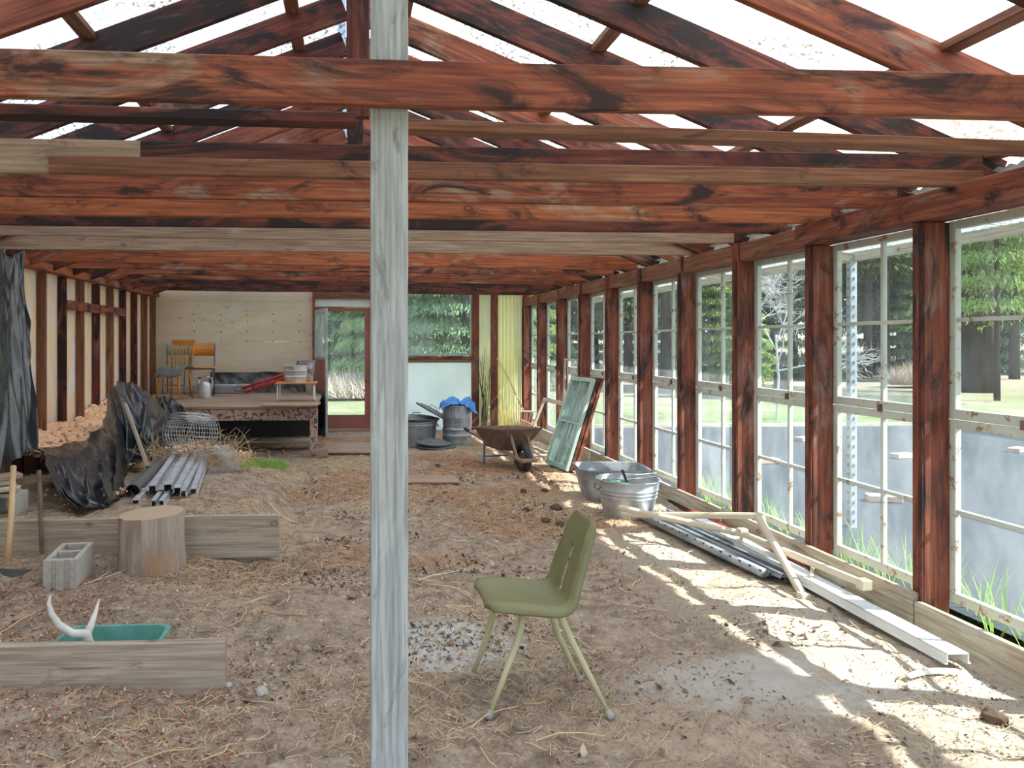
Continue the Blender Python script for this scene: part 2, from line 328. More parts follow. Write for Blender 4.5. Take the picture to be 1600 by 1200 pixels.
CHIPS = multi('wood_chips', [(0, (.30, .10, .06)), (.4, (.22, .12, .08)), (.7, (.46, .20, .12)), (1, (.55, .36, .24))])
LITTER = multi('pale_litter', [(0, (.60, .55, .48)), (.5, (.48, .38, .28)), (1, (.72, .68, .62))])
CRUMB = multi('soil_crumbs', [(0, (.16, .11, .08)), (.5, (.34, .25, .19)), (1, (.48, .39, .31))])
CHAR = multi('charcoal', [(0, (.03, .03, .03)), (.6, (.08, .08, .08)), (1, (.30, .30, .29))])
NEEDLE = multi('brown_needles', [(0, (.42, .22, .12)), (.5, (.56, .32, .18)), (1, (.34, .17, .10))])
INSB = multi('insulation_tufts', [(0, (.98, .62, .40)), (.5, (1, .74, .54)), (1, (.95, .52, .30))])
def leafy(name, a, b, c3):
    m = N(name); g = m.n('ShaderNodeNewGeometry'); oi = m.n('ShaderNodeObjectInfo')
    col = m.ramp(g.outputs['Random Per Island'], [(0, a), (.5, b), (1, c3)]); col = m.mix(oi.outputs['Random'], col, tuple(x*.75 for x in b))
    d = m.n('ShaderNodeBsdfDiffuse'); t = m.n('ShaderNodeBsdfTranslucent'); m.l(col, d.inputs[0]); m.l(col, t.inputs[0])
    x = m.n('ShaderNodeMixShader'); x.inputs[0].default_value = .35; m.l(d.outputs[0], x.inputs[1]); m.l(t.outputs[0], x.inputs[2]); m.l(x.outputs[0], m.out.inputs[0]); return m.m
NEED1 = leafy('fir_needles', (.10, .16, .065), (.17, .25, .09), (.28, .37, .15)); NEED2 = leafy('cedar_needles', (.22, .31, .09), (.34, .45, .14), (.48, .58, .25))
NEED3 = leafy('spruce_needles', (.18, .27, .15), (.28, .39, .21), (.40, .50, .31)); GRASSB = leafy('grass_blades', (.22, .42, .08), (.32, .55, .12), (.45, .62, .2))
TWIGM = multi('dry_twigs', [(0, (.40, .32, .25)), (.5, (.56, .47, .38)), (1, (.68, .60, .52))])
def lawn():
    m = N('lawn'); v = m.coord(); n1 = m.noise(v, .35, 5, .65); n2 = m.noise(v, 9, 5, .7); n3 = m.noise(v, .12, 3)
    c = m.ramp(n2, [(.3, (.09, .13, .045)), (.6, (.15, .20, .08)), (.8, (.22, .25, .13))])
    c = m.mix(m.step(n1, .5, .62), c, (.28, .25, .17)); gg = m.n('ShaderNodeSeparateXYZ'); m.l(v, gg.inputs[0]); c = m.mix(m.mr(gg.outputs[1], 15, 27), c, m.mix(m.step(n2, .4, .6), (.20, .17, .12), (.32, .28, .20))); m.bsdf(c, .95, 0, m.bump(n2, .6, .05), .1); return m.m
LAWN = lawn()

# ================================================================== THE SETTING
YP = [-1.1, -.1, .88, 1.87, 2.85, 3.83, 4.80, 5.77, 6.78, 7.77, 8.78, 9.83, 10.9, 12.05, 13.10]
YB = 13.15; XR, XL = 3.15, -3.2
# floor of the greenhouse: bare soil
ys = np.concatenate([np.arange(-2, 2.2, .12), np.arange(2.2, 7.5, .022), np.arange(7.5, YB+.3, .05)]); xs = np.arange(-3.45, 3.12, .022)
GX, GY = np.meshgrid(xs, ys); V = np.stack([GX, GY, gz(GX, GY)], -1).reshape(-1, 3); nx, ny = len(xs), len(ys)
idx = np.arange(nx*ny).reshape(ny, nx); Fq = np.stack([idx[:-1, :-1], idx[:-1, 1:], idx[1:, 1:], idx[1:, :-1]], -1).reshape(-1, 4)
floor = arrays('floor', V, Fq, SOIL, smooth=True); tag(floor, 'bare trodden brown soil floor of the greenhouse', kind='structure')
# lawn and yard outside
gx = np.linspace(-70, 110, 91); gy = np.linspace(-25, 130, 78); A, B = np.meshgrid(gx, gy); zz = -.05+.25*vnoise(A*.06, B*.06)*sm((np.hypot(A, B)-22)/15)+sm((B-34)/60)*2.5-.02
V = np.stack([A, B, zz], -1).reshape(-1, 3); idx = np.arange(A.size).reshape(A.shape); Fq = np.stack([idx[:-1, :-1], idx[:-1, 1:], idx[1:, 1:], idx[1:, :-1]], -1).reshape(-1, 4)
tag(arrays('ground', V, Fq, LAWN, smooth=True), 'mown lawn around the greenhouse', kind='structure')

# right wall ---------------------------------------------------------
wall_right = tag(empty('wall_right'), kind='structure')
for i, y in enumerate(YP):
    front = y < 4.9
    board('post', (3.08, y+.045, -.05), (3.08, y+.045, 2.13 if front else 2.27), .14, .088, PINKW, wall_right, up=(0, 1, 0))
    if y > 2: board('stop_strip', (3.0, y+.012, .1), (3.0, y+.012, 2.13), .014, .024, DRED, wall_right, up=(0, 1, 0))
board('top_plate', (3.055, -1.2, 2.205), (3.055, 4.92, 2.205), .19, .14, PINKW, wall_right)
for a, b in zip(YP[6:-1], YP[7:]): board('top_plate', (3.09, a+.09, 2.20), (3.09, b, 2.20), .12, .14, BROWNW, wall_right)
SILL = []
def sash_frame(w_, h_, st=.045, t=.035, mt=.022, mat=None, cols=2, rows=2):
    """frame of one sash in its own plane: x across, z up, y thickness"""
    mb = MB(); mb.box(0, st, -t/2, t/2, 0, h_).box(w_-st, w_, -t/2, t/2, 0, h_).box(st, w_-st, -t/2, t/2, 0, st*1.15).box(st, w_-st, -t/2, t/2, h_-st, h_)
    for c in range(1, cols): x = st+(w_-2*st)*c/cols; mb.box(x-mt/2, x+mt/2, -t*.42, t*.42, st, h_-st)
    for r in range(1, rows):
        z = st+(h_-2*st)*r/rows
        for c in range(cols):
            x0 = st+(w_-2*st)*c/cols+(mt/2 if c else 0); x1 = st+(w_-2*st)*(c+1)/cols-(mt/2 if c < cols-1 else 0); mb.box(x0, x1, -t*.40, t*.40, z-mt/2, z+mt/2)
    return mb
def panes(w_, h_, st, parent, mat, cols=2, rows=2, name='pane'):
    pw = (w_-2*st)/cols; ph = (h_-2*st)/rows
    me = MB().box(.003, pw-.003, -.0015, .0015, .003, ph-.003).mesh('pane', mat)
    for r in range(rows):
        for c in range(cols): link(name, me, parent, (st+pw*c, 0, st+ph*r))
for i in range(len(YP)-1):
    y0, y1 = YP[i]+.088, YP[i+1]; w_ = y1-y0+.03
    win = tag(empty('window_%d' % (i+1)), kind='structure')
    for nm, z0, h_ in (('lower_sash', .14, .955), ('upper_sash', 1.10, 1.035)):
        s = sash_frame(w_, h_).build(nm, SASH, win, bevel=.003); s.location = (3.172, y0-.015, z0); s.rotation_euler = (0, 0, math.pi/2)
        panes(w_, h_, .045, s, random.choice([GLASS, GLASS, GLASSD]) if nm[0] == 'l' else GLASS)
    k = MB().box(3.138, 3.156, (y0+y1)/2-.012, (y0+y1)/2+.012, 1.09, 1.135).build('latch', RUST, win)
base = tag(empty('baseboard_right'), kind='structure')
for a, b, dz in ((-1.2, .9, 0), (.9, 3.85, -.01), (3.86, 5.95, .03), (5.96, 9.3, .02), (9.31, 13.1, .02)):
    board('sill_board', (2.985, a, .055+dz/2), (2.985, b, .055+dz/2), .034, .19+dz, BASEW, base, warp=.006, chip=.002)

# left wall ----------------------------------------------------------
wall_left = tag(empty('wall_left'), kind='structure')
studs = [7.8+.585*k for k in range(9)]+[13.02]
for y in [5.4, 6.0, 6.6, 7.2]+studs: board('stud', (-3.245, y, .0), (-3.245, y, 2.25), .09, .04, BROWNW if random.random() < .6 else DRED, wall_left, up=(0, 1, 0))
for k in range(13):
    y0 = -1.2+k*1.12; board('sheathing_panel', (-3.31, y0+.56, -.1), (-3.31, y0+.56, 2.33), .02, 1.112, SHEATH, wall_left, up=(0, 1, 0))
board('top_plate', (-3.22, 4.5, 2.295), (-3.22, 9.6, 2.295), .12, .085, ORANGE, wall_left); board('top_plate', (-3.22, 9.61, 2.295), (-3.22, 13.1, 2.295), .12, .08, RED, wall_left)
for y in studs[2:6]: board('blocking', (-3.215, y+.03, 1.93), (-3.215, y+.56, 1.93), .03, .11, RED, wall_left)

# back wall ----------------------------------------------------------
wall_back = tag(empty('wall_back'), kind='structure')
def bx(px): return P(px, 535, YB).x
def bz(py): return P(550, py, YB).z
x0, x1 = XL-.05, bx(489)
for z0, z1 in ((bz(472)+.0012, bz(451)), (bz(534)+.0012, bz(472)-.0012), (bz(582)+.0012, bz(534)-.0012), (-.05, bz(582)-.0012)):
    board('plywood_sheet', (x0, YB, (z0+z1)/2), (x1, YB, (z0+z1)/2), .02, z1-z0, PLY, wall_back)
mb = MB()
for px in (303, 345, 386, 427, 468):
    for py in (491.5, 502.5, 518, 533): q = P(px+random.uniform(-1, 1), py+random.uniform(-1, 1), YB-.012); mb.tube([q, q+Vector((0, .01, 0))], .011, 8)
mb.build('bolt_holes', RUBBER, wall_back)['kind'] = 'stuff'
for a, b, mt in ((488.5, 492.5, ORANGE), (580, 592, DRED), (737, 748, PINKW), (767, 777, PINKW), (817, 826, RED)):
    board('wall_post', (bx((a+b)/2), YB-.02, -.05), (bx((a+b)/2), YB-.02, 2.42), bx(b)-bx(a), .09, mt, wall_back, up=(0, 1, 0))
board('door_header', (bx(492), YB, bz(461)), (bx(592), YB, bz(461)), .09, .13, BROWNW, wall_back)
board('transom_board', (bx(492), YB, bz(473.5)), (bx(590), YB, bz(473.5)), .03, .13, WHITEM, wall_back)
board('lintel', (bx(592), YB, bz(452)), (3.12, YB, bz(452)), .09, .09, RED, wall_back)
board('gable_board', (-3.3, YB+.05, 2.62), (3.3, YB+.05, 2.62), .03, .40, DRED, wall_back); board('gable_board', (-2.3, YB+.05, 3.0), (2.3, YB+.05, 3.0), .03, .34, DRED, wall_back); board('gable_board', (-1.4, YB+.05, 3.32), (1.4, YB+.05, 3.32), .03, .3, DRED, wall_back)
# upper window, sill and frosted panel below it
wn = tag(empty('window_15'), kind='structure'); wx0, wx1 = bx(592), bx(738); wz0, wz1 = bz(556), bz(456)
s = sash_frame(wx1-wx0, wz1-wz0, .035, .04, cols=1, rows=1).build('window_frame', SASHG, wn); s.location = (wx0, YB, wz0); panes(wx1-wx0, wz1-wz0, .035, s, GLASS, 1, 1)
board('window_sill', (wx0, YB-.03, bz(559)), (wx1, YB-.03, bz(559)), .09, .05, RED, wall_back); board('window_sill', (wx0, YB-.01, bz(564)), (wx1, YB-.01, bz(564)), .05, .05, GREYW, wall_back)
def corrugated(xa, xb, za, zb, y, mat, name, parent, pitch=.066, amp=.010):
    n = int((xb-xa)/pitch*8); vs = []; fs = []
    for i in range(n+1):
        x = xa+(xb-xa)*i/n; yy = y+amp*math.sin(2*math.pi*(x-xa)/pitch)
        vs += [(x, yy, za), (x, yy, zb)]
    for i in range(n): fs.append((2*i, 2*i+2, 2*i+3, 2*i+1))
    o = MB().add(vs, fs).build(name, mat, parent, smooth=True); m = o.modifiers.new('s', 'SOLIDIFY'); m.thickness = .002; return o
MB().box(wx0+.02, wx1-.02, YB, YB+.004, -.05, bz(567)).build('frosted_panel', FROST, wall_back)
corrugated(bx(748), bx(767), -.05, 2.42, YB+.03, YELPALE, 'wall_panel', wall_back, .12, .006)
corrugated(bx(777), bx(805), -.05, 2.42, YB+.03, YELP, 'wall_panel', wall_back); corrugated(bx(805), 3.2, -.05, 2.42, YB+.03, YELPALE, 'wall_panel', wall_back)
# doors
door = tag(empty('door_1'), kind='structure'); dx0, dx1 = bx(494), bx(580)
zt, zb, zk = bz(481), .0, bz(648)
fr = MB().box(dx0, dx0+.09, -.02, .02, zb, zt).box(dx1-.11, dx1, -.02, .02, zb, zt).box(dx0+.09, dx1-.11, -.02, .02, zt-.06, zt).box(dx0+.09, dx1-.11, -.02, .02, zb, zk).build('door_frame', DOORRED, door, loc=(0, YB, 0), bevel=.003)
MB().box(dx0+.09, dx1-.11, -.002, .002, zk, zt-.06).build('pane', GLASS, door, loc=(0, YB, 0))
MB().tube([(dx1-.04, -.02, 1.02), (dx1-.04, -.07, 1.02), (dx1-.04, -.07, .9), (dx1-.04, -.02, .9)], .008, 6).build('door_handle', DARKM, door, loc=(0, YB, 0))
door2 = tag(empty('door_2', (bx(493), YB-.06, 0), -math.atan2(.93, .22)), kind='structure')
L = .94
MB().box(0, .05, -.018, .018, 0, 2.04).box(L-.05, L, -.018, .018, 0, 2.04).box(.05, L-.05, -.018, .018, 1.98, 2.04).box(.05, L-.05, -.018, .018, 1.22, 1.27).box(.05, L-.05, -.018, .018, 0, .1).build('door_frame', GREYS, door2, bevel=.003)
MB().box(.05, L-.05, -.003, .003, 1.27, 1.98).build('pane', GLASSG, door2)
MB().box(.05, L-.05, -.008, .008, .72, 1.22).build('red_panel', DOORRED, door2); MB().box(.05, L-.05, -.008, .008, .1, .72).build('kick_panel', DARKM, door2)
board('door_sill', (dx0-.05, YB-.1, .01), (dx1+.05, YB-.1, .01), .14, .05, GREYW, door)

# roof ----------------------------------------------------------------
roof = tag(empty('ceiling'), kind='structure')
RS = .40; ZE = 2.30; RIDGE = ZE+.14+RS*3.15
JY = [2.53, 3.58, 4.2, 4.8, 5.4, 6.05, 6.7, 8.15, 8.9, 9.7, 10.5, 11.3, 12.1, 12.85]
JM = [RED, None, RED, ORANGE, DRED, GREYW, GREYW, ORANGE, RED, RED, RED, DRED, DRED, DRED]
JZ = [2.283, 2.285, 2.275, 2.28, 2.30, 2.312, 2.29, 2.29, 2.29, 2.30, 2.31, 2.31, 2.31, 2.31]
for y, mt, z in zip(JY, JM, JZ):
    if mt: board('ceiling_joist', (-3.28, y, z+(.075 if y < 7 else .125)), (3.12, y, z+.070-(.0 if y < 3 else .005)), .04, .152, mt, roof, warp=.012, chip=.0015)
board('ceiling_joist', (-3.3, 3.60, 2.345), (-.95, 3.60, 2.345), .04, .155, GREYW, roof, warp=.004)
board('ceiling_joist', (-1.35, 3.578, 2.303), (3.1, 3.578, 2.303), .035, .080, BROWNW, roof, warp=.004, chip=.003); board('ceiling_joist', (-.95, 3.605, 2.345), (3.12, 3.605, 2.345), .04, .155, DRED, roof, warp=.004)
for y in (-.9, .3, 1.4): board('ceiling_joist', (-3.3, y, 2.46), (3.12, y, 2.46), .04, .152, RED, roof)
board('tie_strip', (-3.2, 3.05, 2.385), (.03, 3.06, 2.385), .09, .045, DRED, roof, warp=.008); board('tie_strip', (.16, 3.06, 2.362), (3.15, 2.98, 2.292), .09, .045, BROWNW, roof, warp=.008)
ry = -1.2
while ry < 13.3:
    for s in (-1, 1):
        mt = random.choice([RED, DRED, DRED, DRED, PINKW])
        board('rafter', (s*.03, ry, RIDGE-.085), (s*3.25, ry, RIDGE-.085-RS*3.22), .04, .17, mt, roof, warp=.006)
    ry += .605
board('ridge_board', (.0, -1.4, RIDGE+.005), (.0, 13.3, RIDGE+.005), .03, .16, DRED, roof)
for y in (3.15, 4.36, 6.78, 9.2): board('king_post', (.04, y, 2.42), (.04, y, RIDGE-.1), .09, .045, DRED, roof, up=(0, 1, 0))
for s in (-1, 1):
    for x in (.35, 1.40, 2.48, 3.2): board('purlin', (s*x, -1.4, RIDGE+.012-RS*x), (s*x, 13.3, RIDGE+.012-RS*x), .085, .038, BROWNW, roof)
def roof_panel(s, y0, y1, parent):
    n = int((y1-y0)/.0115); ax = np.array([0.02, 1.1, 2.2, 3.42])
    vs = []; fs = []
    for i in range(n+1):
        y = y0+(y1-y0)*i/n; c = .008*math.sin(2*math.pi*y/.07)
        for x in ax: vs.append((s*x, y, RIDGE+.045-RS*x+c))
    k = len(ax)
    for i in range(n):
        for j in range(k-1): fs.append((i*k+j, (i+1)*k+j, (i+1)*k+j+1, i*k+j+1))
    o = MB().add(vs, fs).build('roof_panel', ROOFM, parent, smooth=True); return o
yy = -1.4
while yy < 13.3:
    for s in (-1, 1): roof_panel(s, yy, min(yy+.66+.03, 13.4), roof)
    yy += .66
board('eave_board', (-3.44, -1.2, 2.45), (-3.44, 13.2, 2.45), .03, .07, PALEW, roof); 
# lean-to eave outside the window wall
eave = tag(empty('roof_eave'), kind='structure')
for k in range(15):
    a = -1.3+k*.98; n = 84; vs = []; fs = []
    for i in range(n+1):
        y = a+.985*i/n; c = .007*math.sin(2*math.pi*y/.07)
        vs += [(3.20, y, 2.36+c), (4.10, y, 2.235+c)]
    for i in range(n): fs.append((2*i, 2*i+2, 2*i+3, 2*i+1))
    MB().add(vs, fs).build('eave_panel', EAVEM, eave, smooth=True)
board('fascia_board', (4.07, -1.3, 2.19), (4.07, 13.4, 2.19), .03, .075, PALEW, eave)
for y in (-.1, 1.87, 3.9, 5.94, 7.9, 9.9, 11.9): board('eave_rafter', (3.2, y, 2.30), (4.05, y, 2.18), .04, .07, PALEW, eave)
for y in (1.9, 5.94, 9.95):
    o = empty('support_post', (4.05, y, -.05)); MB().box(-.028, .028, -.028, .028, 0, 2.22).build('post_tube', GREYS, o, bevel=.004)
    h = MB()
    for k in range(28): h.box(-.032, -.0285, -.006, .006, .1+k*.075, .125+k*.075); h.box(-.006, .006, -.032, -.0285, .1+k*.075, .125+k*.075)
    h.build('perforations', DARKM, o)['kind'] = 'stuff'
    tag(o, {1.9: 'perforated steel post outside the windows, beside the nearest bays', 5.94: 'grey perforated steel post outside the second full window from the camera', 9.95: 'perforated steel post outside the windows, near the far end'}[y], 'post')
#@OBJECTS
# ================================================================== OUTSIDE
def conifer_meshes(seed, H, R, base, ncl, mat, droop=.35, q=.34):
    r = np.random.default_rng(seed); n = ncl
    t = r.random(n)**.8; z = base+(H-base)*t; rad = R*(1-t)**.75*(.35+.65*r.random(n)**.5)+.05; a = r.random(n)*2*np.pi
    lay = np.round(z/.55)*.55; z = z*.35+lay*.65-droop*rad*.5+r.normal(0, .05, n)
    c = np.stack([rad*np.cos(a), rad*np.sin(a), z], -1)
    out_ = np.stack([np.cos(a), np.sin(a), -.35+r.normal(0, .35, n)], -1)+r.normal(0, .45, (n, 3)); out_ /= np.linalg.norm(out_, axis=1)[:, None]
    sd = np.cross(out_, r.normal(0, 1, (n, 3))); sd /= np.linalg.norm(sd, axis=1)[:, None]
    Lq = (q*(.5+r.random(n)))[:, None]; Wq = Lq*.20
    V = np.stack([c-out_*Lq*.5, c+sd*Wq, c+out_*Lq*.6-np.array([0, 0, .06]), c-sd*Wq], 1).reshape(-1, 3)
    me = bpy.data.meshes.new('crown'); Fq = np.arange(n*4).reshape(-1, 4)
    me.vertices.add(len(V)); me.vertices.foreach_set('co', V.astype(np.float32).ravel()); me.loops.add(Fq.size); me.loops.foreach_set('vertex_index', Fq.astype(np.int32).ravel())
    me.polygons.add(len(Fq)); me.polygons.foreach_set('loop_start', np.arange(0, Fq.size, 4, dtype=np.int32)); me.update(calc_edges=True); me.materials.append(mat)
    return me
def trunk_mesh(H, r0):
    mb = MB(); mb.tube([(0, 0, -.2), (.02, 0, H*.3), (-.03, .03, H*.7), (0, 0, H)], [r0*1.15, r0*.85, r0*.5, .03], 10)
    for k in range(16):
        z = H*(.12+.05*k); a = k*2.4; l = r0*5*(1-.03*k); mb.tube([(0, 0, z), (l*math.cos(a), l*math.sin(a), z-.1)], [.03, .008], 4, False)
    return mb.mesh('trunk', BARK, True)
KIND = {
 'bough_fir': (conifer_meshes(8, 9, 2.0, 2.4, 34000, NEED2, .4, .11), trunk_mesh(8.5, .07)),
 'fir': (conifer_meshes(1, 13, 3.0, 2.6, 34000, NEED1, .35, .21), trunk_mesh(12.5, .20)),
 'tall_fir': (conifer_meshes(2, 16, 2.8, 5.0, 30000, NEED1, .35, .21), trunk_mesh(15.5, .17)),
 'cedar': (conifer_meshes(3, 8, 2.6, .25, 60000, NEED2, .25, .12), trunk_mesh(7.5, .16)),
 'spruce': (conifer_meshes(4, 10, 2.4, .5, 55000, NEED3, .3, .12), trunk_mesh(9.5, .16)),
 'old_fir': (conifer_meshes(5, 18, 4.2, 5.5, 36000, NEED1, .3, .24), trunk_mesh(17, .44)),
 'young_fir': (conifer_meshes(6, 4.2, 1.4, .15, 20000, NEED2, .3, .12), trunk_mesh(4, .06)),
}
FACE = {'bough_fir': 'slender fir with bright green hanging boughs', 'fir': 'dark green fir tree', 'tall_fir': 'tall fir tree with a bare lower trunk', 'cedar': 'bright green bushy cedar', 'spruce': 'blue-green spruce', 'old_fir': 'old fir with a broad black trunk', 'young_fir': 'young light green fir'}
def tree(kind, x, y, label, group=None, sc=1.0):
    c, t = KIND[kind]; o = empty('conifer_tree', (x, y, -.08), random.random()*6.3); o.scale = (sc, sc, sc*random.uniform(.92, 1.1))
    link('crown', c, o); link('trunk', t, o); tag(o, label, 'tree', group)
# beyond the far door and window
def tree_at(kind, px, Y, where, sc=1.0): tree(kind, P(px, 535, Y).x, Y, FACE[kind]+' '+where, None, sc)
tree_at('cedar', 528, 27, 'seen through the glass of the far door'); tree_at('spruce', 580, 30, 'behind the grey timber post, between door and far window')
tree_at('cedar', 640, 24, 'at the post side of the far window'); tree_at('fir', 688, 27, 'filling the middle of the far window', 1.0)
tree_at('spruce', 728, 22, 'at the window frame side of the far window'); tree_at('fir', 480, 33, 'farthest behind the open door leaf')
tree_at('cedar', 790, 26, 'beyond the yellow wall panels')
# beyond the window wall
tree_at('old_fir', 1528, 23, 'seen through the nearest window'); tree_at('bough_fir', 1558, 19.5, 'in front of the broad black trunk', 1.0)
tree_at('tall_fir', 1356, 33, 'with its trunk by the steel post'); tree_at('tall_fir', 1370, 36, 'second trunk beside the steel post'); tree_at('tall_fir', 1384, 34, 'third trunk beside the steel post, thinner')
tree_at('tall_fir', 1585, 31, 'at the outer side of the nearest window', 1.05); tree_at('young_fir', 1425, 36, 'behind the window post of the second bay', 1.2)
tree_at('fir', 1205, 38, 'in the fourth window from the near end'); tree_at('spruce', 1240, 35, 'beside the stump, pale branches'); tree_at('cedar', 1115, 32, 'in the fifth window from the near end', .9)
tree_at('tall_fir', 1040, 27, 'with a dark trunk in the sixth window'); tree_at('fir', 982, 36, 'in the seventh window'); tree_at('cedar', 932, 40, 'in the eighth window', .9); tree_at('young_fir', 1160, 29, 'low beside the fifth window post')
rows = []
for k in range(34):
    x = -14+k*1.55+random.uniform(-.6, .6); rows.append((x, 39+random.uniform(0, 5)-max(0, x-20)*.30, random.choice(['fir', 'tall_fir', 'fir', 'spruce'])))
for k in range(24): rows.append((-18+k*3.0+random.uniform(-.8, .8), 50+random.uniform(0, 6)-max(0, -18+k*3.0-20)*.4, random.choice(['fir', 'fir', 'tall_fir'])))
for x, y, kd in rows: tree(kd, x, y, 'tall fir standing among the dense wood closing off the lawn behind', 'trees of the wood behind the lawn', random.uniform(.9, 1.15))
def twig_mass(name, cx, cy, rx, ry, h, n, label, cat):
    r = np.random.default_rng(n); a = r.random(n)*6.28; rr = np.sqrt(r.random(n)); b = np.stack([cx+rx*rr*np.cos(a), cy+ry*rr*np.sin(a), np.zeros(n)], -1)
    tp = b+np.stack([r.normal(0, .25, n), r.normal(0, .25, n), h*(.4+.6*r.random(n))*(1.1-rr*.5)], -1); d = np.cross(tp-b, r.normal(0, 1, (n, 3))); d /= np.linalg.norm(d, axis=1)[:, None]; d *= .012
    V = np.stack([b-d, b+d, tp], 1).reshape(-1, 3); o = arrays(name, V, np.arange(n*3).reshape(-1, 3), TWIGM); tag(o, label, cat, None, 'stuff'); return o
q = P(535, 535, 19.5); twig_mass('dry_brush', q.x, 21.5, 2.6, 1.0, .85, 6500, 'pale dry brush beyond the far door at the lawn edge', 'brush')
q = P(1402, 535, 27); twig_mass('dry_brush', q.x+.5, 26, 1.6, .8, 1.1, 3000, 'pale dry brush beside the trunks beyond the second window', 'brush')
q = P(1214, 535, 15); bt = MB()
def limb(p, d, l, rr_, dep):
    e = p+d*l; bt.tube([p, (p+e)/2+Vector((random.gauss(0, l*.06), random.gauss(0, l*.06), 0)), e], [rr_, rr_*.8, rr_*.6], 4, False)
    if dep:
        for k in range(4): limb(p.lerp(e, random.uniform(.5, 1)), (d+Vector((random.gauss(0, .7), random.gauss(0, .7), random.gauss(.1, .5)))).normalized(), l*.62, rr_*.6, dep-1)
limb(Vector((0, 0, 0)), Vector((0, .03, 1)), 1.7, .03, 5)
o = bt.build('bare_tree', plain('pale_twigs', (.55, .52, .48), .9), loc=(q.x, 15, -.05)); tag(o, 'bare pale-twigged young tree on the lawn, in the upper third window', 'tree')
# ground tarp outside with bricks
tx = np.linspace(3.35, 15, 100); ty = np.linspace(-2, 13.1, 110); A, B = np.meshgrid(tx, ty)
zz = .0+.014*vnoise(A*.5+B*1.4, B*1.5-A*.4)+.014*np.abs(vnoise(A*.8+B*3, B*.9+30)); zz = np.where(np.abs(vnoise(A*.6, B*.6+A*.5)) < .012, zz+.01, zz)+.01
V = np.stack([A, B, zz], -1).reshape(-1, 3); idx = np.arange(A.size).reshape(A.shape); Fq = np.stack([idx[:-1, :-1], idx[:-1, 1:], idx[1:, 1:], idx[1:, :-1]], -1).reshape(-1, 4)
tag(arrays('ground_tarp', V, Fq, TARPG, smooth=True), 'large dark grey plastic sheet spread on the ground outside the windows', 'tarp')
tag(board('edging_board', (4.0, 13.2, .02), (15, 13.2, .02), .05, .08, PALEW), 'pale edging board along the far side of the outdoor sheet', 'board')
for px, py, lb, rz in ((1410, 711, 'brick weighing down the dark sheet, in the second window', .2), (1380, 777, 'broken paver nearest the windows on the dark sheet', -.3), (1197, 719, 'brick low in the fourth window, beside its pane bar', .1), (1257, 685, 'small dark block far out on the sheet', .4), (1590, 702, 'brick at the edge of the nearest window', .5)):
    q = PZ(px, py, .05); o = MB().box(-.11, .11, -.055, .055, 0, .06).build('brick', BRICKM, bevel=.006); o.location = (q.x, q.y, .015); o.rotation_euler[2] = rz; o.scale = (1.3, 1.3, 1); tag(o, lb, 'brick')
q = PZ(1222, 577, .0); st = MB().lathe([(.30, -.1), (.25, .2), (.22, .55), (.2, .6), (.0, .58)], 14, rough=.3).build('tree_stump', BARK, loc=(P(1222, 535, 23).x, 23, 0)); tag(st, 'old dark tree stump on the lawn beyond the third window', 'stump')
def blades(name, pts, h, n, mat, label, spread=.05, wd=.004):
    V = []; 
    for (x, y, z) in pts:
        for k in range(n):
            a = random.random()*6.28; r = spread*random.random(); b = Vector((x+r*math.cos(a), y+r*math.sin(a), z)); l = h*random.uniform(.5, 1)
            t = b+Vector((math.cos(a)*l*.45+random.gauss(0, .03), math.sin(a)*l*.45, l)); m_ = b.lerp(t, .55)+Vector((0, 0, l*.12)); s_ = Vector((-math.sin(a), math.cos(a), 0))*wd
            V += [b-s_, b+s_, m_+s_*.8, m_-s_*.8, m_-s_*.8, m_+s_*.8, t, t]
    V = np.array([tuple(v) for v in V]); o = arrays(name, V, np.arange(len(V)).reshape(-1, 4), mat); tag(o, label, 'grass', None, 'stuff'); return o
blades('grass', [(3.3+random.random()*.25, y, -.03) for y in np.arange(3.2, 7.5, .11)], .34, 9, GRASSB, 'tall grass growing outside along the window sills')
blades('grass', [(*PZ(406+random.uniform(-24, 40), 729+random.uniform(-9, 8), .1).xy, 0.06) for k in range(70)], .10, 26, GRASSB, 'small patch of bright green grass on the soil below the bench', .09, .003)

# ================================================================== INSIDE: near things
post = board('timber_post', (.138, 2.64, -.1), (.138, 2.64, 3.3), .124, .124, POSTG, up=(0, 1, 0), n=40, warp=.002, chip=.0025)
tag(post, 'weathered grey square timber post standing alone in front', 'post')
o = board('timber_plank', (-3.4, 3.42, .080), Vector((P(353, 1030, 3.38).x, 3.38, .072)), .042, .27, TIMBER, warp=.01, chip=.003); tag(o, 'weathered plank on edge in front of the teal tub', 'plank')
o = board('timber_plank', (-3.35, 5.37, .16), (-.48, 5.37, .155), .05, .29, TIMBER, warp=.01, chip=.003); tag(o, 'weathered plank on edge holding the soil behind the stump', 'plank')
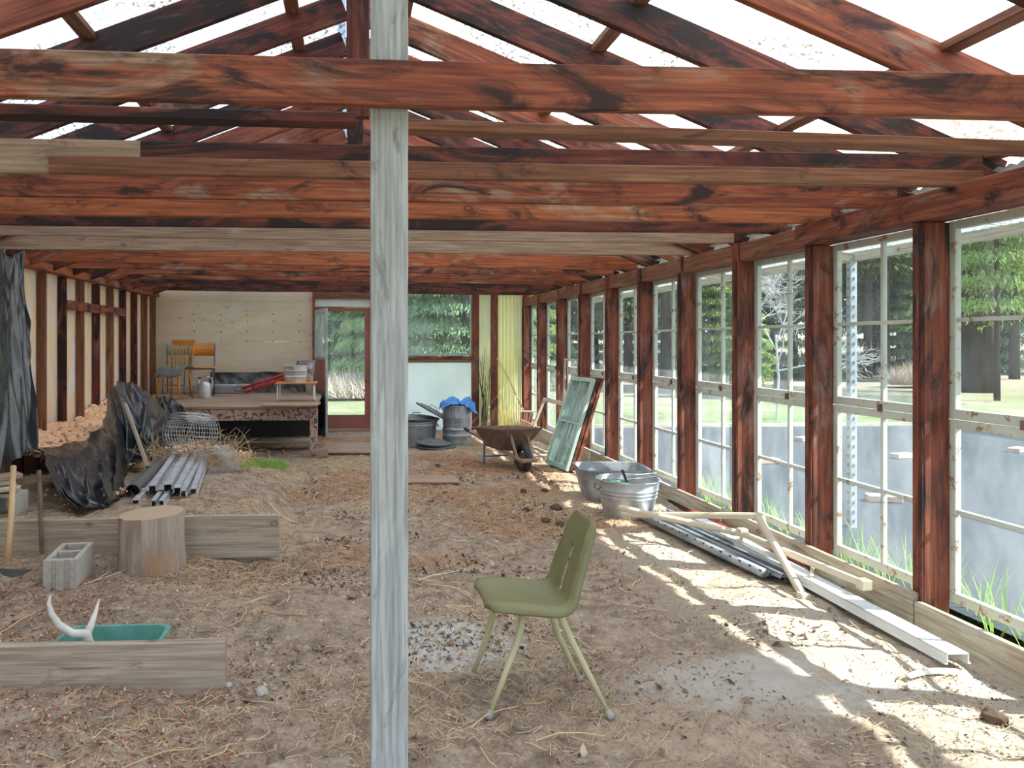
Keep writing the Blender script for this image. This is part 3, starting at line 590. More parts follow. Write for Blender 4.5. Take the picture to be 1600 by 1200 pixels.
# stump
q = PZ(238, 880, .04); q = Vector((-1.27, 5.08, 0)); zs = float(base_z(q.x, q.y)); prof = [(.222, -.03), (.214, .06), (.209, .2), (.207, .33), (.203, .345), (.0, .345)]
o = empty('chopping_stump', (q.x, q.y, zs)); mb = MB(); vs = []; n = 64
for j, (r, z) in enumerate(prof[:-1]):
    for k in range(n):
        t = 2*math.pi*k/n; d = .015*mnoise.noise(Vector((math.cos(t)*1.5, math.sin(t)*1.5, 0)))+.010*mnoise.noise(Vector((math.cos(t)*7, math.sin(t)*7, z)))+.006*mnoise.noise(Vector((math.cos(t)*22, math.sin(t)*22, z*2)))
        if k == 46: d -= .015
        vs.append(((r+d)*math.cos(t), (r+d)*math.sin(t), z+(.012*math.cos(t) if j > 2 else 0)))
mb.add(vs, [(j*n+k, j*n+(k+1) % n, (j+1)*n+(k+1) % n, (j+1)*n+k) for j in range(4) for k in range(n)]); mb.build('bark_side', STUMP, o, smooth=True)
MB().add(vs[-n:], [tuple(range(n))]).build('cut_top', RINGS, o); tag(o, 'grey weathered chopping stump against the plank', 'stump')
# concrete blocks
def block(loc, rz, label, L_=.39, W_=.19, H_=.19, rot=None):
    o = empty('concrete_block', loc, rz); bm = bmesh.new(); t = .03; hx = (L_-3*t)/2; mb = MB()
    mb.box(0, L_, 0, t, 0, H_).box(0, L_, W_-t, W_, 0, H_).box(0, t, t, W_-t, 0, H_).box(L_/2-t/2, L_/2+t/2, t, W_-t, 0, H_).box(L_-t, L_, t, W_-t, 0, H_)
    for y in (.0, W_-.045, .075): mb.box(-.012, 0, y, y+.045, 0, H_)
    b = mb.build('block_body', CONC, o, bevel=.003)
    if rot: o.rotation_euler = rot
    tag(o, label, 'block'); return o
block((-1.585, 4.62, .045), math.radians(95), 'hollow concrete block standing on the soil beside the stump').scale = (1, 1, .98)
block((-2.75, 5.95, .22), math.radians(-12), 'hollow concrete block on its side under the boards, holes facing out', rot=(math.radians(90), 0, math.radians(-12)))
block((-3.15, 5.80, .40), math.radians(-12), 'concrete block at the picture edge under the boards', rot=(math.radians(90), 0, math.radians(-12)))
for k, (z, dx, mt, lb) in enumerate(((.43, .0, PALEW, 'lowest pale board resting on the concrete blocks'), (.47, -.04, PALEW, 'middle board of the stack on the blocks'), (.51, .02, GREYW, 'top weathered board of the stack on the blocks'))):
    a = Vector((-3.05+dx, 5.35-dx, z)); b = Vector((-2.42+dx, 5.80, z+.02)); tag(board('loose_board', a, b, .19-.02*k, .034, mt), lb, 'board')
# tools at the left edge
o = empty('long_handled_hoe', (-2.45, 4.95, .03)); MB().tube([Vector(P(12, 875, 4.9))-o.location, Vector(P(18, 800, 5.0))-o.location, Vector(P(84/4.0*1.0, 729, 5.2))-o.location], [.021, .018, .019], 10).build('handle', TOOLW, o, smooth=True)
MB().add([Vector(P(x, y, 4.75))-o.location for x, y in ((-6, 888), (5, 899), (18, 903), (36, 899), (52, 889), (40, 890), (14, 889))], [(0, 1, 2, 3, 4, 5, 6)]).build('blade', DARKM, o).modifiers.new('s', 'SOLIDIFY').thickness = .006
tag(o, 'hand tool with pale wooden handle and dark blade at the plank end', 'tool')
o = board('metal_stake', PZ(66, 880, .02), P(61, 735, 5.26), .02, .03, RUST); tag(o, 'thin rusty steel stake upright before the plank', 'stake')
# teal tub and antler
o = empty('plastic_tub', (-1.09, 3.62, .015)); mb = MB()
def rr(w_, d_, r, z, n=6):
    pts = []
    for cx, cy, a0 in ((w_/2-r, d_/2-r, 0), (-w_/2+r, d_/2-r, 90), (-w_/2+r, -d_/2+r, 180), (w_/2-r, -d_/2+r, 270)):
        for k in range(n): a = math.radians(a0+90*k/(n-1)); pts.append((cx+r*math.cos(a), cy+r*math.sin(a), z))
    return pts
def rings(loops, cap=True):
    mb = MB(); n = len(loops[0]); vs = [v for l in loops for v in l]; fs = [(j*n+k, j*n+(k+1) % n, (j+1)*n+(k+1) % n, (j+1)*n+k) for j in range(len(loops)-1) for k in range(n)]
    if cap: fs.append(tuple(range((len(loops)-1)*n, len(loops)*n)))
    return mb.add(vs, fs)
rings([rr(.40, .24, .05, .0), rr(.45, .28, .05, .115), rr(.49, .31, .06, .115), rr(.49, .31, .06, .13), rr(.445, .27, .05, .13), rr(.39, .23, .05, .01)]).build('tub_body', TEAL, o, bevel=.002, auto=True)
tag(o, 'teal plastic tub behind the front plank', 'tub')
o = empty('antler', (0, 0, 0)); j = P(132, 1000, 3.62)
MB().tube([P(136, 1012, 3.62), P(135, 990, 3.62), P(112, 990, 3.60), P(92, 976, 3.58), P(80, 958, 3.57), P(76, 942, 3.57), P(79, 930, 3.57)], [.030, .028, .021, .017, .013, .009, .003], 10).tube([P(134, 994, 3.62), P(142, 978, 3.64), P(150, 955, 3.68), P(155, 936, 3.7)], [.024, .017, .010, .003], 10).build('tines', BONE, o, smooth=True)
MB().tube([P(136, 1002, 3.62), P(137, 1030, 3.62)], [.030, .036], 10).build('burr', BONE, o, smooth=True); tag(o, 'forked white antler leaning in the teal tub', 'antler')

# green chair ----------------------------------------------------------
ch = empty('shell_chair', (.80, 3.28, 0)); CXO, CYO = .80, 3.28
prof = [(.560, .402, .150), (.566, .424, .168), (.60, .436, .188), (.66, .435, .202), (.73, .429, .208), (.80, .421, .208), (.855, .416, .204), (.888, .424, .198), (.906, .448, .192), (.920, .490, .184), (.942, .555, .174), (.964, .62, .163), (.986, .685, .152), (1.004, .722, .140), (1.012, .742, .124), (1.020, .751, .10)]
pr = []
for i in range(len(prof)-1):
    for k in range(3):
        t = k/3; p0, p1, p2, p3 = prof[max(i-1, 0)], prof[i], prof[i+1], prof[min(i+2, len(prof)-1)]
        pr.append(tuple(.5*((2*p1[c])+(-p0[c]+p2[c])*t+(2*p0[c]-5*p1[c]+4*p2[c]-p3[c])*t*t+(-p0[c]+3*p1[c]-3*p2[c]+p3[c])*t**3) for c in range(3)))
pr.append(prof[-1]); nS = 30; vs = []
for i, (x, z, hw) in enumerate(pr):
    a, b = pr[max(i-1, 0)], pr[min(i+1, len(pr)-1)]; tx_, tz_ = b[0]-a[0], b[1]-a[1]; l = math.hypot(tx_, tz_); nxn, nzn = -tz_/l, tx_/l
    for k in range(nS+1):
        s_ = -1+2*k/nS; e = abs(s_); dish = -.014*(1-s_*s_)+(-.034*((e-.84)/.16)**1.6 if e > .84 else 0)
        top_ = max(0.0, min(1.0, (len(pr)-1-i)/7))
        if i < 26: dd = dish
        else: dd = .004*(1-s_*s_)*0-.010*(1-s_*s_)+(-.032*top_*((e-.86)/.14)**1.5 if e > .86 else 0)
        vs.append((x-CXO+nxn*dd, s_*hw*(1+.03*(e > .95)), z+nzn*dd))
fs = []
for i in range(len(pr)-1):
    for k in range(nS):
        if 23 <= i <= 32 and k in (nS//2-2, nS//2-1, nS//2): continue
        fs.append((i*(nS+1)+k, (i+1)*(nS+1)+k, (i+1)*(nS+1)+k+1, i*(nS+1)+k+1))
sh = MB().add(vs, fs).build('seat_shell', SHELL, ch, smooth=True); m = sh.modifiers.new('s', 'SOLIDIFY'); m.thickness = .008; m.offset = 0
def L3(p): return (p[0]-CXO, p[1]-CYO, p[2])
legs = [(PZ(762, 1120, .0), P(815, 985, 3.14), P(817, 962, 3.17)), (PZ(956, 1117, .0), P(884, 984, 3.15), P(868, 958, 3.18)), (PZ(737, 1053, .0), P(765, 985, 3.41), P(777, 955, 3.38)), (PZ(907, 1060, .0), P(868, 985, 3.40), P(853, 958, 3.38))]
for f_, m_, t_ in legs:
    f_ = Vector(f_); m_ = Vector(m_); t_ = Vector(t_); f_.z = float(gz(f_.x, f_.y))+.004; t_.z = .405; a = f_.lerp(m_, .5)
    lg = MB().tube([L3(f_+(m_-f_)*.04), L3(a), L3(f_.lerp(m_, .88)), L3(m_.lerp(t_, .3)), L3(t_)], [.009, .0125, .0150, .0150, .0145], 12).build('leg', LEGM, ch, smooth=True)
    MB().tube([L3(f_), L3(f_+(m_-f_)*.035), L3(f_+(m_-f_)*.10)], [.016, .016, .012], 12).build('foot', FOOTM, lg, smooth=True)
MB().tube([L3((.73, 3.16, .392)), L3((.86, 3.17, .392))], .006, 8).tube([L3((.70, 3.38, .395)), L3((.87, 3.38, .395))], .006, 8).tube([L3((.79, 3.14, .392)), L3((.79, 3.40, .392))], .006, 8).build('under_frame', DARKM, ch, smooth=True)
tag(ch, 'olive green moulded plastic chair on splayed beige metal legs', 'chair')

# black plastic -----------------------------------------------------------
def cr(p0, p1, p2, p3, t): return .5*((2*p1)+(-p0+p2)*t+(2*p0-5*p1+4*p2-p3)*t*t+(-p0+3*p1-3*p2+p3)*t**3)
def drape(name, grid, nu, nv, mat, fold, label, cat, seed=0, folddir=(0, -1, .3)):
    G = [[P(*c) for c in row] for row in grid]; R_, C_ = len(G), len(G[0]); V = np.zeros((nv+1, nu+1, 3))
    def at(i, j): return G[min(max(i, 0), R_-1)][min(max(j, 0), C_-1)]
    for a in range(nv+1):
        v = a/nv*(R_-1); i = min(int(v), R_-2); tv = v-i
        for b in range(nu+1):
            u = b/nu*(C_-1); j = min(int(u), C_-2); tu = u-j
            rows_ = [cr(at(i+d, j-1), at(i+d, j), at(i+d, j+1), at(i+d, j+2), tu) for d in (-1, 0, 1, 2)]; p = cr(*rows_, tv)
            q_ = a/nv; w1 = abs(mnoise.noise(Vector((b/nu*C_*1.2+q_*1.6, q_*1.5, seed)))); w2 = abs(mnoise.noise(Vector((b/nu*C_*2.8-q_*2.6, q_*2.8, seed+9)))); w3 = mnoise.noise(Vector((b/nu*C_*8, q_*7, seed+3)))
            d = fold*(1-2.6*w1)+fold*.38*(1-2.4*w2)+fold*.06*w3; p = p+Vector(folddir)*d
            p.z = max(p.z, float(base_z(p.x, p.y))+.015+.01*abs(w3)); V[a, b] = p
    idx = np.arange((nv+1)*(nu+1)).reshape(nv+1, nu+1); Fq = np.stack([idx[:-1, :-1], idx[:-1, 1:], idx[1:, 1:], idx[1:, :-1]], -1).reshape(-1, 4)
    o = arrays(name, V.reshape(-1, 3), Fq, mat, smooth=True); tag(o, label, cat); return o
drape('black_tarp', [
 [(55, 704, 6.7), (95, 700, 7.3), (140, 684, 8.0), (168, 655, 8.6), (178, 608, 8.9), (205, 599, 8.9), (240, 622, 9.0), (262, 645, 9.2), (285, 655, 9.3)],
 [(75, 712, 6.3), (108, 716, 6.6), (148, 706, 7.2), (180, 680, 7.8), (185, 640, 8.3), (212, 630, 8.4), (245, 645, 8.5), (266, 660, 8.9), (278, 668, 9.0)],
 [(86, 745, 6.05), (118, 750, 6.2), (158, 738, 6.6), (186, 712, 7.2), (192, 672, 7.9), (218, 668, 8.1), (246, 675, 8.2), (262, 680, 8.6), (270, 684, 8.7)],
 [(103, 775, 5.9), (132, 782, 5.95), (168, 768, 6.15), (188, 748, 6.7), (196, 705, 7.7), (220, 700, 8.0), (243, 702, 8.1), (256, 700, 8.5), (262, 702, 8.6)],
 [(124, 801, 5.78), (150, 794, 5.8), (180, 786, 5.95), (192, 772, 6.5), (198, 735, 7.5), (218, 722, 7.9), (238, 722, 8.0), (250, 712, 8.4), (255, 712, 8.4)]],
 210, 120, PLAST, .10, 'crumpled black plastic tarp heaped over the left soil bed', 'tarp', 2)
drape('black_tarp', [[(246, 622, 10.15), (268, 622, 10.15), (292, 640, 10.1)], [(246, 650, 10.1), (270, 655, 10.05), (290, 662, 10.05)], [(244, 690, 10.1), (270, 690, 10.0), (288, 690, 10.0)]], 30, 30, PLAST, .04, 'black plastic hanging over the bench end beside the heaped tarp', 'tarp', 5)
drape('wall_sheet', [[(-60, 365, 6.4), (-10, 378, 7.0), (16, 386, 7.4), (29, 392, 7.6)], [(-60, 480, 6.35), (-10, 480, 6.9), (20, 480, 7.35), (36, 480, 7.5)], [(-60, 640, 6.2), (-8, 610, 6.8), (26, 600, 7.2), (45, 600, 7.35)], [(-60, 760, 6.0), (-6, 728, 6.5), (30, 712, 7.0), (53, 702, 7.2)]], 90, 60, PLASTW, .055, 'dusty black plastic sheet hanging from the left wall plate', 'sheet', 7, (1, -.2, 0))
drape('wall_sheet', [[(330, 582, 13.0), (380, 583, 13.0), (430, 582, 13.0), (478, 590, 13.0)], [(325, 605, 12.95), (380, 606, 12.9), (430, 605, 12.95), (478, 612, 12.95)], [(325, 632, 12.9), (380, 632, 12.8), (430, 632, 12.9), (478, 640, 12.9)]], 60, 24, PLASTW, .03, 'dark plastic along the foot of the plywood behind the bench', 'sheet', 8)
tag(board('loose_board', P(196, 632, 7.55), P(231, 730, 7.35), .03, .10, TIMBER, up=(.2, -1, 0)), 'grey plank leaning against the heaped black tarp', 'plank')
tag(board('thin_rod', P(252, 618, 9.9), P(268, 668, 9.2), .012, .012, RUST), 'thin rusty rod leaning at the bench end', 'rod')
# insulation
r = RNG; ins = []; n = 2600; yy_ = r.uniform(7.5, 10.6, n); xx = -3.2+.62*r.random(n)*(1-.25*(yy_-7.2)/3.4); top = .34+.07*(yy_-7.2)+.10*vnoise(yy_*2.2, xx*3)+.10*(1-(xx+3.2)/.62); zz_ = top+r.normal(0, .02, n)
c = np.stack([xx, yy_, zz_], -1); V = (c[:, None, :]+r.normal(0, .020, (n, 4, 3))).reshape(-1, 3); b0 = np.arange(n)*4; Fq = np.concatenate([np.stack([b0+i, b0+j, b0+k], -1) for i, j, k in ((0, 1, 2), (0, 3, 1), (1, 3, 2), (0, 2, 3))])
o = arrays('insulation', V, Fq, INSB); tag(o, 'fluffy orange insulation heaped along the foot of the left wall', 'insulation', None, 'stuff')
yg = np.linspace(7.45, 10.8, 240); xg = np.linspace(-3.27, -2.5, 60); A, B = np.meshgrid(xg, yg); Z_ = .04*vnoise(A*16, B*16)+.025*vnoise(A*40, B*40)+np.where(A > -2.56, .1, .375+.07*(B-7.2)+.10*vnoise(B*2.2, A*3)+.10*(1-(A+3.2)/.62)); V = np.stack([A, B, Z_], -1).reshape(-1, 3); idx = np.arange(A.size).reshape(A.shape)
Fq = np.stack([idx[:-1, :-1], idx[:-1, 1:], idx[1:, 1:], idx[1:, :-1]], -1).reshape(-1, 4); k = arrays('insulation_core', V, Fq, INSUL, o, smooth=True); k['kind'] = 'stuff'
def tufts(name, cx, cy, cz, rx, ry, n, sz, mat, label, cat):
    c = np.stack([cx+r.normal(0, rx, n), cy+r.normal(0, ry, n), np.full(n, 0.)], -1); c[:, 2] = (gz(c[:, 0], c[:, 1]) if cz is None else cz)+np.abs(r.normal(0, sz*.5, n)); V = (c[:, None, :]+r.normal(0, sz, (n, 4, 3))).reshape(-1, 3); b0 = np.arange(n)*4
    Fq = np.concatenate([np.stack([b0+i, b0+j, b0+k], -1) for i, j, k in ((0, 1, 2), (0, 3, 1), (1, 3, 2), (0, 2, 3))]); o = arrays(name, V, Fq, mat); tag(o, label, cat, None, 'stuff'); return o
q = PZ(158, 772, .27); tufts('insulation', q.x, q.y-.1, .30, .14, .10, 90, .018, INSB, 'orange insulation scraps fallen on the heaped tarp', 'insulation')
q = PZ(365, 716, .12); tufts('insulation', q.x, q.y, .16, .10, .10, 90, .02, INSB, 'orange insulation tuft inside the chicken wire coil', 'insulation')
q = P(300, 700, 7.9); tufts('insulation', q.x, q.y, q.z, .10, .12, 80, .018, INSB, 'orange insulation scraps between the wire rolls and metal channels', 'insulation')

# metal channels, black roll, wire ---------------------------------------
def channel(p, q, w_, h_, mat, name='metal_channel', parent=None):
    p, q = Vector(p), Vector(q); L_ = (q-p).length; mb = MB(); t = .005
    mb.box(0, L_, -w_/2, -w_/2+t, 0, h_).box(0, L_, w_/2-t, w_/2, 0, h_).box(0, L_, -w_/2, w_/2, h_-t, h_)
    mb.box(0, L_, -w_/2-.010, -w_/2, 0, t).box(0, L_, w_/2, w_/2+.010, 0, t)
    o = mb.build(name, mat, parent); o.location = p; d = q-p; o.rotation_euler = (0, -math.atan2(d.z, math.hypot(d.x, d.y)), math.atan2(d.y, d.x)); return o
for k, (ax, ay, bx_, by, zz1, wd, where) in enumerate(((212, 790, 258, 735, .24, .055, 'lying lowest, nearest the stump'), (238, 767, 281, 703, .30, .06, 'next to the black roll'), (252, 773, 290, 708, .26, .05, 'second from the black roll'), (262, 765, 298, 703, .31, .07, 'widest, on top of the pile'), (277, 770, 310, 705, .29, .06, 'with a star-shaped end, near the middle'), (286, 775, 318, 712, .26, .045, 'second last on the grass side'), (302, 772, 320, 722, .25, .055, 'outermost on the grass side'), (240, 791, 268, 752, .235, .04, 'short, under the others, rusty end'), (252, 791, 282, 748, .24, .04, 'short, in front of the pile'))):
    o = channel(PZ(ax, ay, zz1), PZ(bx_, by, zz1+.03), wd, .045, GALVL); tag(o, 'grey metal channel '+where, 'channel', 'metal channels beside the tarp')
a, b = PZ(207, 768, .31), PZ(268, 708, .30); o = empty('rubber_roll', a); MB().tube([(0, 0, 0), b-a], .055, 16, False).tube([(0, 0, 0), b-a], .048, 16, False).tube([(.005, 0, .004), b-a], .024, 12, False).build('roll_sheet', plain('roll_rubber', (.10, .105, .10), .7), o, smooth=True); tag(o, 'rolled dark rubber sheet beside the metal channels', 'roll')
tag(board('loose_board', PZ(188, 772, .28), PZ(232, 733, .27), .07, .02, RUST), 'narrow rusty strip on the tarp beside the rubber roll', 'strip')
def wire_roll(loc, R_, L_, nr, nl, rot, mat, thick, label, turns=2):
    o = empty('wire_roll', loc); o.rotation_euler = rot; mb = MB(); vs = []; fs = []
    for t_ in range(turns):
        rr_ = R_*(1-.18*t_); n0 = len(vs)
        for i in range(nl+1):
            for k in range(nr): a = 2*math.pi*k/nr; d = 1+.05*mnoise.noise(Vector((a, i*.3, t_))); vs.append((L_*(i/nl-.5), rr_*d*math.cos(a), rr_*d*math.sin(a)))
        for i in range(nl):
            for k in range(nr): fs.append((n0+i*nr+k, n0+i*nr+(k+1) % nr, n0+(i+1)*nr+(k+1) % nr, n0+(i+1)*nr+k))
    w_ = mb.add(vs, fs).build('wire_mesh', mat, o); m = w_.modifiers.new('w', 'WIREFRAME'); m.thickness = thick; m.use_replace = True; tag(o, label, 'wire'); return o
q = P(300, 675, 8.1); wire_roll((q.x, q.y, q.z), .20, .42, 26, 10, (0, math.radians(8), math.radians(62)), GALVL, .0036, 'round roll of square wire fencing in front of the bench')
q = P(340, 712, 7.75); wire_roll((q.x, q.y, .30), .17, .36, 30, 15, (0, math.radians(5), math.radians(75)), GALVL, .0018, 'crushed coil of fine chicken wire beside the metal channels', 3)
# dry weeds over the rolls
def weeds(name, cx, cy, cz, n, h, label, rx=.2):
    mb = MB()
    for k in range(n):
        p = Vector((cx+random.gauss(0, rx), cy+random.gauss(0, .12), cz+random.random()*.08)); d = Vector((random.gauss(0, .5), random.gauss(0, .5), random.uniform(.3, 1))).normalized(); pts = [p]
        for s_ in range(5): d = (d+Vector((random.gauss(0, .45), random.gauss(0, .45), random.gauss(-.12, .3)))).normalized(); pts.append(pts[-1]+d*h/5)
        mb.tube(pts, [.0028, .0024, .002, .002, .0015, .001], 3, False)
    o = mb.build(name, STRAW); tag(o, label, 'weeds', None, 'stuff')
q = P(268, 700, 7.9); weeds('dry_weeds', q.x, q.y-.05, .22, 150, .42, 'tangled dry weeds between the tarp and the wire roll', .13); q = P(340, 690, 7.9); weeds('dry_weeds', q.x, q.y, .25, 170, .42, 'tangled dry weeds over the chicken wire coil', .18)

# bench --------------------------------------------------------------------
bn = empty('work_bench', (-1.4, 11.5, 0)); BZ = .665
def BL(x, y, z): return Vector((x+1.4, y-11.5, z))
for k, (y0, y1) in enumerate(((10.2, 10.62), (10.63, 11.1), (11.11, 11.6), (11.61, 12.1), (12.11, 12.6), (12.61, 13.05))):
    board('plank', BL(-3.1, (y0+y1)/2, BZ-.02), BL(-.43, (y0+y1)/2, BZ-.02), y1-y0, .035, GREYW, bn, warp=.012, chip=.004)
board('apron', BL(-3.1, 10.24, BZ-.12), BL(-.5, 10.24, BZ-.12), .03, .155, PEEL, bn, chip=.004)
for x, y in ((-.46, 10.24), (-2.9, 10.3), (-.46, 12.9), (-2.9, 12.9)): board('leg', BL(x, y, -.03), BL(x, y, BZ-.04), .1, .1, PEEL, bn, up=(0, 1, 0), chip=.004)
MB().box(-1.6, .93, .9, .93, .0, .6).build('shade_board', plain('underbench_shade', (.05, .05, .045), .9), bn)  # near-black board added to stand in for the shade beneath the bench
board('shelf_rail', BL(-2.9, 10.9, .12), BL(-.46, 10.9, .12), .3, .03, TIMBER, bn); tag(bn, 'long work bench with peeling paint along the plywood wall', 'bench')
tag(board('loose_board', PZ(410, 634, .68), PZ(497, 634, .68), .50, .022, GREYW), 'thin grey board on the bench end below the small table', 'board').location.y += .25
def on(px, py): return PZ(px, py, BZ)
# spindle chair
q = on(268, 624); c = empty('spindle_chair', (q.x+.02, q.y+.15, BZ), math.radians(-20)); c['label'] = 'honey wooden spindle-back chair on the bench with grey cloth'
MB().box(-.2, .2, -.19, .19, .41, .435).build('seat', HONEY, c, bevel=.01)
for x, y, s_ in ((-.16, -.16, 1), (.16, -.16, 1), (-.15, .15, 1), (.15, .15, 1)): MB().tube([(x*1.2, y*1.2, 0), (x*1.1, y*1.1, .2), (x, y, .41)], [.013, .02, .016], 8).build('leg', HONEY, c, smooth=True)
MB().tube([(-.18, -.18, .16), (.18, -.18, .16)], .01, 6).tube([(-.17, 0, .2), (.17, 0, .2)], .01, 6).build('stretcher', HONEY, c)
for s_ in (-1, 1): MB().tube([(s_*.16, .16, .43), (s_*.19, .24, .88)], [.014, .011], 8).build('back_post', HONEY, c, smooth=True)
for k in range(5): MB().tube([(-.1+.05*k, .165, .43), (-.12+.06*k, .23, .80)], .007, 6).build('spindle', HONEY, c, smooth=True)
board('top_rail', (-.2, .232, .83), (.2, .232, .83), .02, .085, HONEY, c); tag(c, None, 'chair')
mb = MB(); vs = []; nn = 18
for i in range(nn+1):
    for j in range(nn+1):
        x, y = -.26+.52*i/nn, -.26+.44*j/nn; z = .455+.02*mnoise.noise(Vector((x*9, y*9, 0)))
        if x < -.18: z -= (-.18-x)*1.6
        if y < -.18: z -= (-.18-y)*1.5
        vs.append((x, y, z+.06*max(0, mnoise.noise(Vector((x*5, y*5, 4))))))
o = MB().add(vs, [(i*(nn+1)+j, (i+1)*(nn+1)+j, (i+1)*(nn+1)+j+1, i*(nn+1)+j+1) for i in range(nn) for j in range(nn)]).build('grey_cloth', CLOTH, smooth=True); o.location = c.location; o.rotation_euler = c.rotation_euler; o.modifiers.new('s', 'SOLIDIFY').thickness = .008
tag(o, 'crumpled grey cloth draped on the spindle chair seat', 'cloth')
def school_chair(q, rz, mback, label, z0=BZ):
    c = empty('school_chair', (q.x, q.y, z0), rz)
    vs = [((-.19+.38*i/10), .19+.03*(1-((i-5)/5)**2), z) for z in (.62, .82) for i in range(11)]
    o = MB().add(vs, [(i, i+1, i+12, i+11) for i in range(10)]).build('backrest', mback, c, smooth=True); o.modifiers.new('s', 'SOLIDIFY').thickness = .012
    MB().box(-.19, .19, -.19, .17, .43, .447).build('seat', mback, c, bevel=.006)
    for s_ in (-1, 1):
        MB().tube([(s_*.18, .20, 0), (s_*.18, .17, .42), (s_*.19, .20, .8)], .010, 8).build('rear_leg', DARKM, c, smooth=True); MB().tube([(s_*.17, -.18, 0), (s_*.17, -.15, .42)], .010, 8).build('front_leg', DARKM, c, smooth=True)
    MB().tube([(-.18, .17, .42), (.18, .17, .42)], .009, 6).tube([(-.17, -.15, .42), (.17, -.15, .42)], .009, 6).build('seat_frame', DARKM, c); tag(c, label, 'chair')
q = P(316, 600, 12.3); school_chair(q, math.radians(8), HONEY, 'honey plywood school chair with dark metal legs on the bench')
q = P(275, 600, 12.8); school_chair(q, 0, plain('pale_green_paint', (.42, .48, .34), .5), 'pale green metal chair behind the spindle chair')
# watering can
q = on(320, 622); c = empty('watering_can', (q.x, q.y, BZ)); MB().lathe([(.0, 0), (.095, 0), (.098, .02), (.094, .2), (.088, .22), (.05, .245), (.045, .25), (.0, .25)], 28).build('can_body', GALVL, c, auto=True)
MB().tube([(.0, -.02, .25), (.05, 0, .32), (.10, 0, .30), (.12, 0, .2), (.095, 0, .1)], .009, 8).build('handle', GALVL, c, smooth=True); MB().tube([(-.085, 0, .08), (-.10, 0, .2), (-.075, -.01, .29)], [.02, .015, .014], 10).build('spout', GALVL, c, smooth=True)
MB().lathe([(.0, .0), (.022, .0), (.03, .03), (.0, .035)], 12, (-.07, -.01, .29)).build('rose', RUST, c); tag(c, 'galvanized watering can with a rusty rose on the bench', 'watering can')
q = on(330, 616); wire_roll((q.x+.05, q.y+.15, BZ+.075), .075, 1.15, 16, 40, (0, 0, math.radians(4)), GALVL, .006, 'long narrow roll of chicken wire lying on the bench', 2)
a, b = P(378, 608, 11.5), P(443, 590, 11.3); c = empty('bolt_cutter', a); MB().tube([(0, 0, .01), b-a+Vector((0, 0, .04))], .020, 10).build('handle', BRIGHTRED, c, smooth=True); MB().tube([(0.05, 0, -.05), b-a+Vector((0, 0, -.02))], .020, 10).build('handle', BRIGHTRED, c, smooth=True)
MB().tube([(-.12, 0, -.02), (.06, 0, -.02)], [.01, .028], 8).build('jaws', RUST, c); tag(c, 'long red-handled cutter leaning on the small table', 'tool')
# small folding table with two tubs
tx0, tx1 = P(432, 603, 10.75).x, P(491, 603, 10.75).x; c = empty('folding_table', ((tx0+tx1)/2, 10.98, BZ+.02)); hw = (tx1-tx0)/2
MB().box(-hw-.02, hw+.03, -.23, .23, .235, .255).build('table_top', HONEY, c, bevel=.004)
for s_ in (-1, 1): MB().tube([(s_*hw*.95, -.19, .235), (s_*hw*.97, -.2, .02), (s_*hw*.97, -.17, .01), (s_*hw*.97, .17, .01), (s_*hw*.97, .2, .02), (s_*hw*.95, .19, .235)], .010, 8).build('leg_frame', WHITEM, c, smooth=True)
tag(c, 'small folding table with white tube legs on the bench', 'table')
def bucket(name, loc, r0, r1, h, mat, label, cat, ribs=(.3, .6), handles=True, sx=1, sy=1, rz=0):
    c = empty(name, loc, rz); pr_ = [(0, .004), (r0, .0)]
    zs_ = sorted([z for rb in ribs for z in (rb-.03, rb, rb+.03)])
    for z in zs_:
        rr_ = r0+(r1-r0)*z; pr_.append((rr_+(.006 if any(abs(z-rb) < .001 for rb in ribs) else 0), h*z))
    pr_ += [(r1, h*.975), (r1+.012, h*.98), (r1+.012, h), (r1-.003, h), (r0-.006, .012), (0, .012)]
    MB().lathe(pr_, 44, (0, 0, 0), sx, sy).build('tub_body', mat, c, auto=True)
    if handles:
        for s_ in (-1, 1): x = s_*(r1*.97*sx+.004); MB().tube([(x, -.07, h*.84), (x+s_*.022, -.06, h*.74), (x+s_*.022, .06, h*.74), (x, .07, h*.84)], .006, 6).build('handle', DARKM, c, smooth=True)
    tag(c, label, cat); return c
bucket('galvanized_tub', (P(461, 600, 10.85).x, 10.93, BZ+.275), .15, .172, .235, GALVL, 'pale galvanized round tub on the small table', 'tub', (.35, .7), False)
bucket('galvanized_bucket', (P(476, 600, 11.2).x+.02, 11.12+.10, BZ+.275), .10, .13, .30, metal('stained_galvanized', (.42, .40, .42), .5, .5, 9, (.26, .12, .14)), 'stained bucket behind the pale tub on the small table', 'bucket', (.6,), True)

# by the far window ---------------------------------------------------------
bucket('wash_tub', (P(651, 690, 11.2).x, 11.25, .0), .27, .31, .36, GALV, 'round wash tub behind the grey post with lids on top', 'tub', (.85, .93))
def lid(loc, r_, label, rot=(0, 0, 0), hd=True):
    c = empty('bin_lid', loc); c.rotation_euler = rot; MB().lathe([(r_+.01, -.02), (r_+.012, .0), (r_*.8, .012), (r_*.78, .022), (r_*.4, .04), (0, .045)], 36).build('lid_plate', metal('lid_metal%d' % int(r_*1000), (.20, .22, .23), .5, .5), c, auto=True).modifiers.new('s', 'SOLIDIFY').thickness = .004
    if hd: MB().tube([(-.06, 0, .04), (-.05, 0, .075), (.05, 0, .075), (.06, 0, .04)], .006, 6).build('handle', DARKM, c, smooth=True)
    tag(c, label, 'lid')
wx = P(651, 690, 11.2).x; lid((wx, 11.25, .395), .33, 'flat bin lid lying on the wash tub', (0, .03, 0)); lid((wx+.22, 11.15, .50), .25, 'tilted bin lid leaning on top of the wash tub', (0, .52, 0))
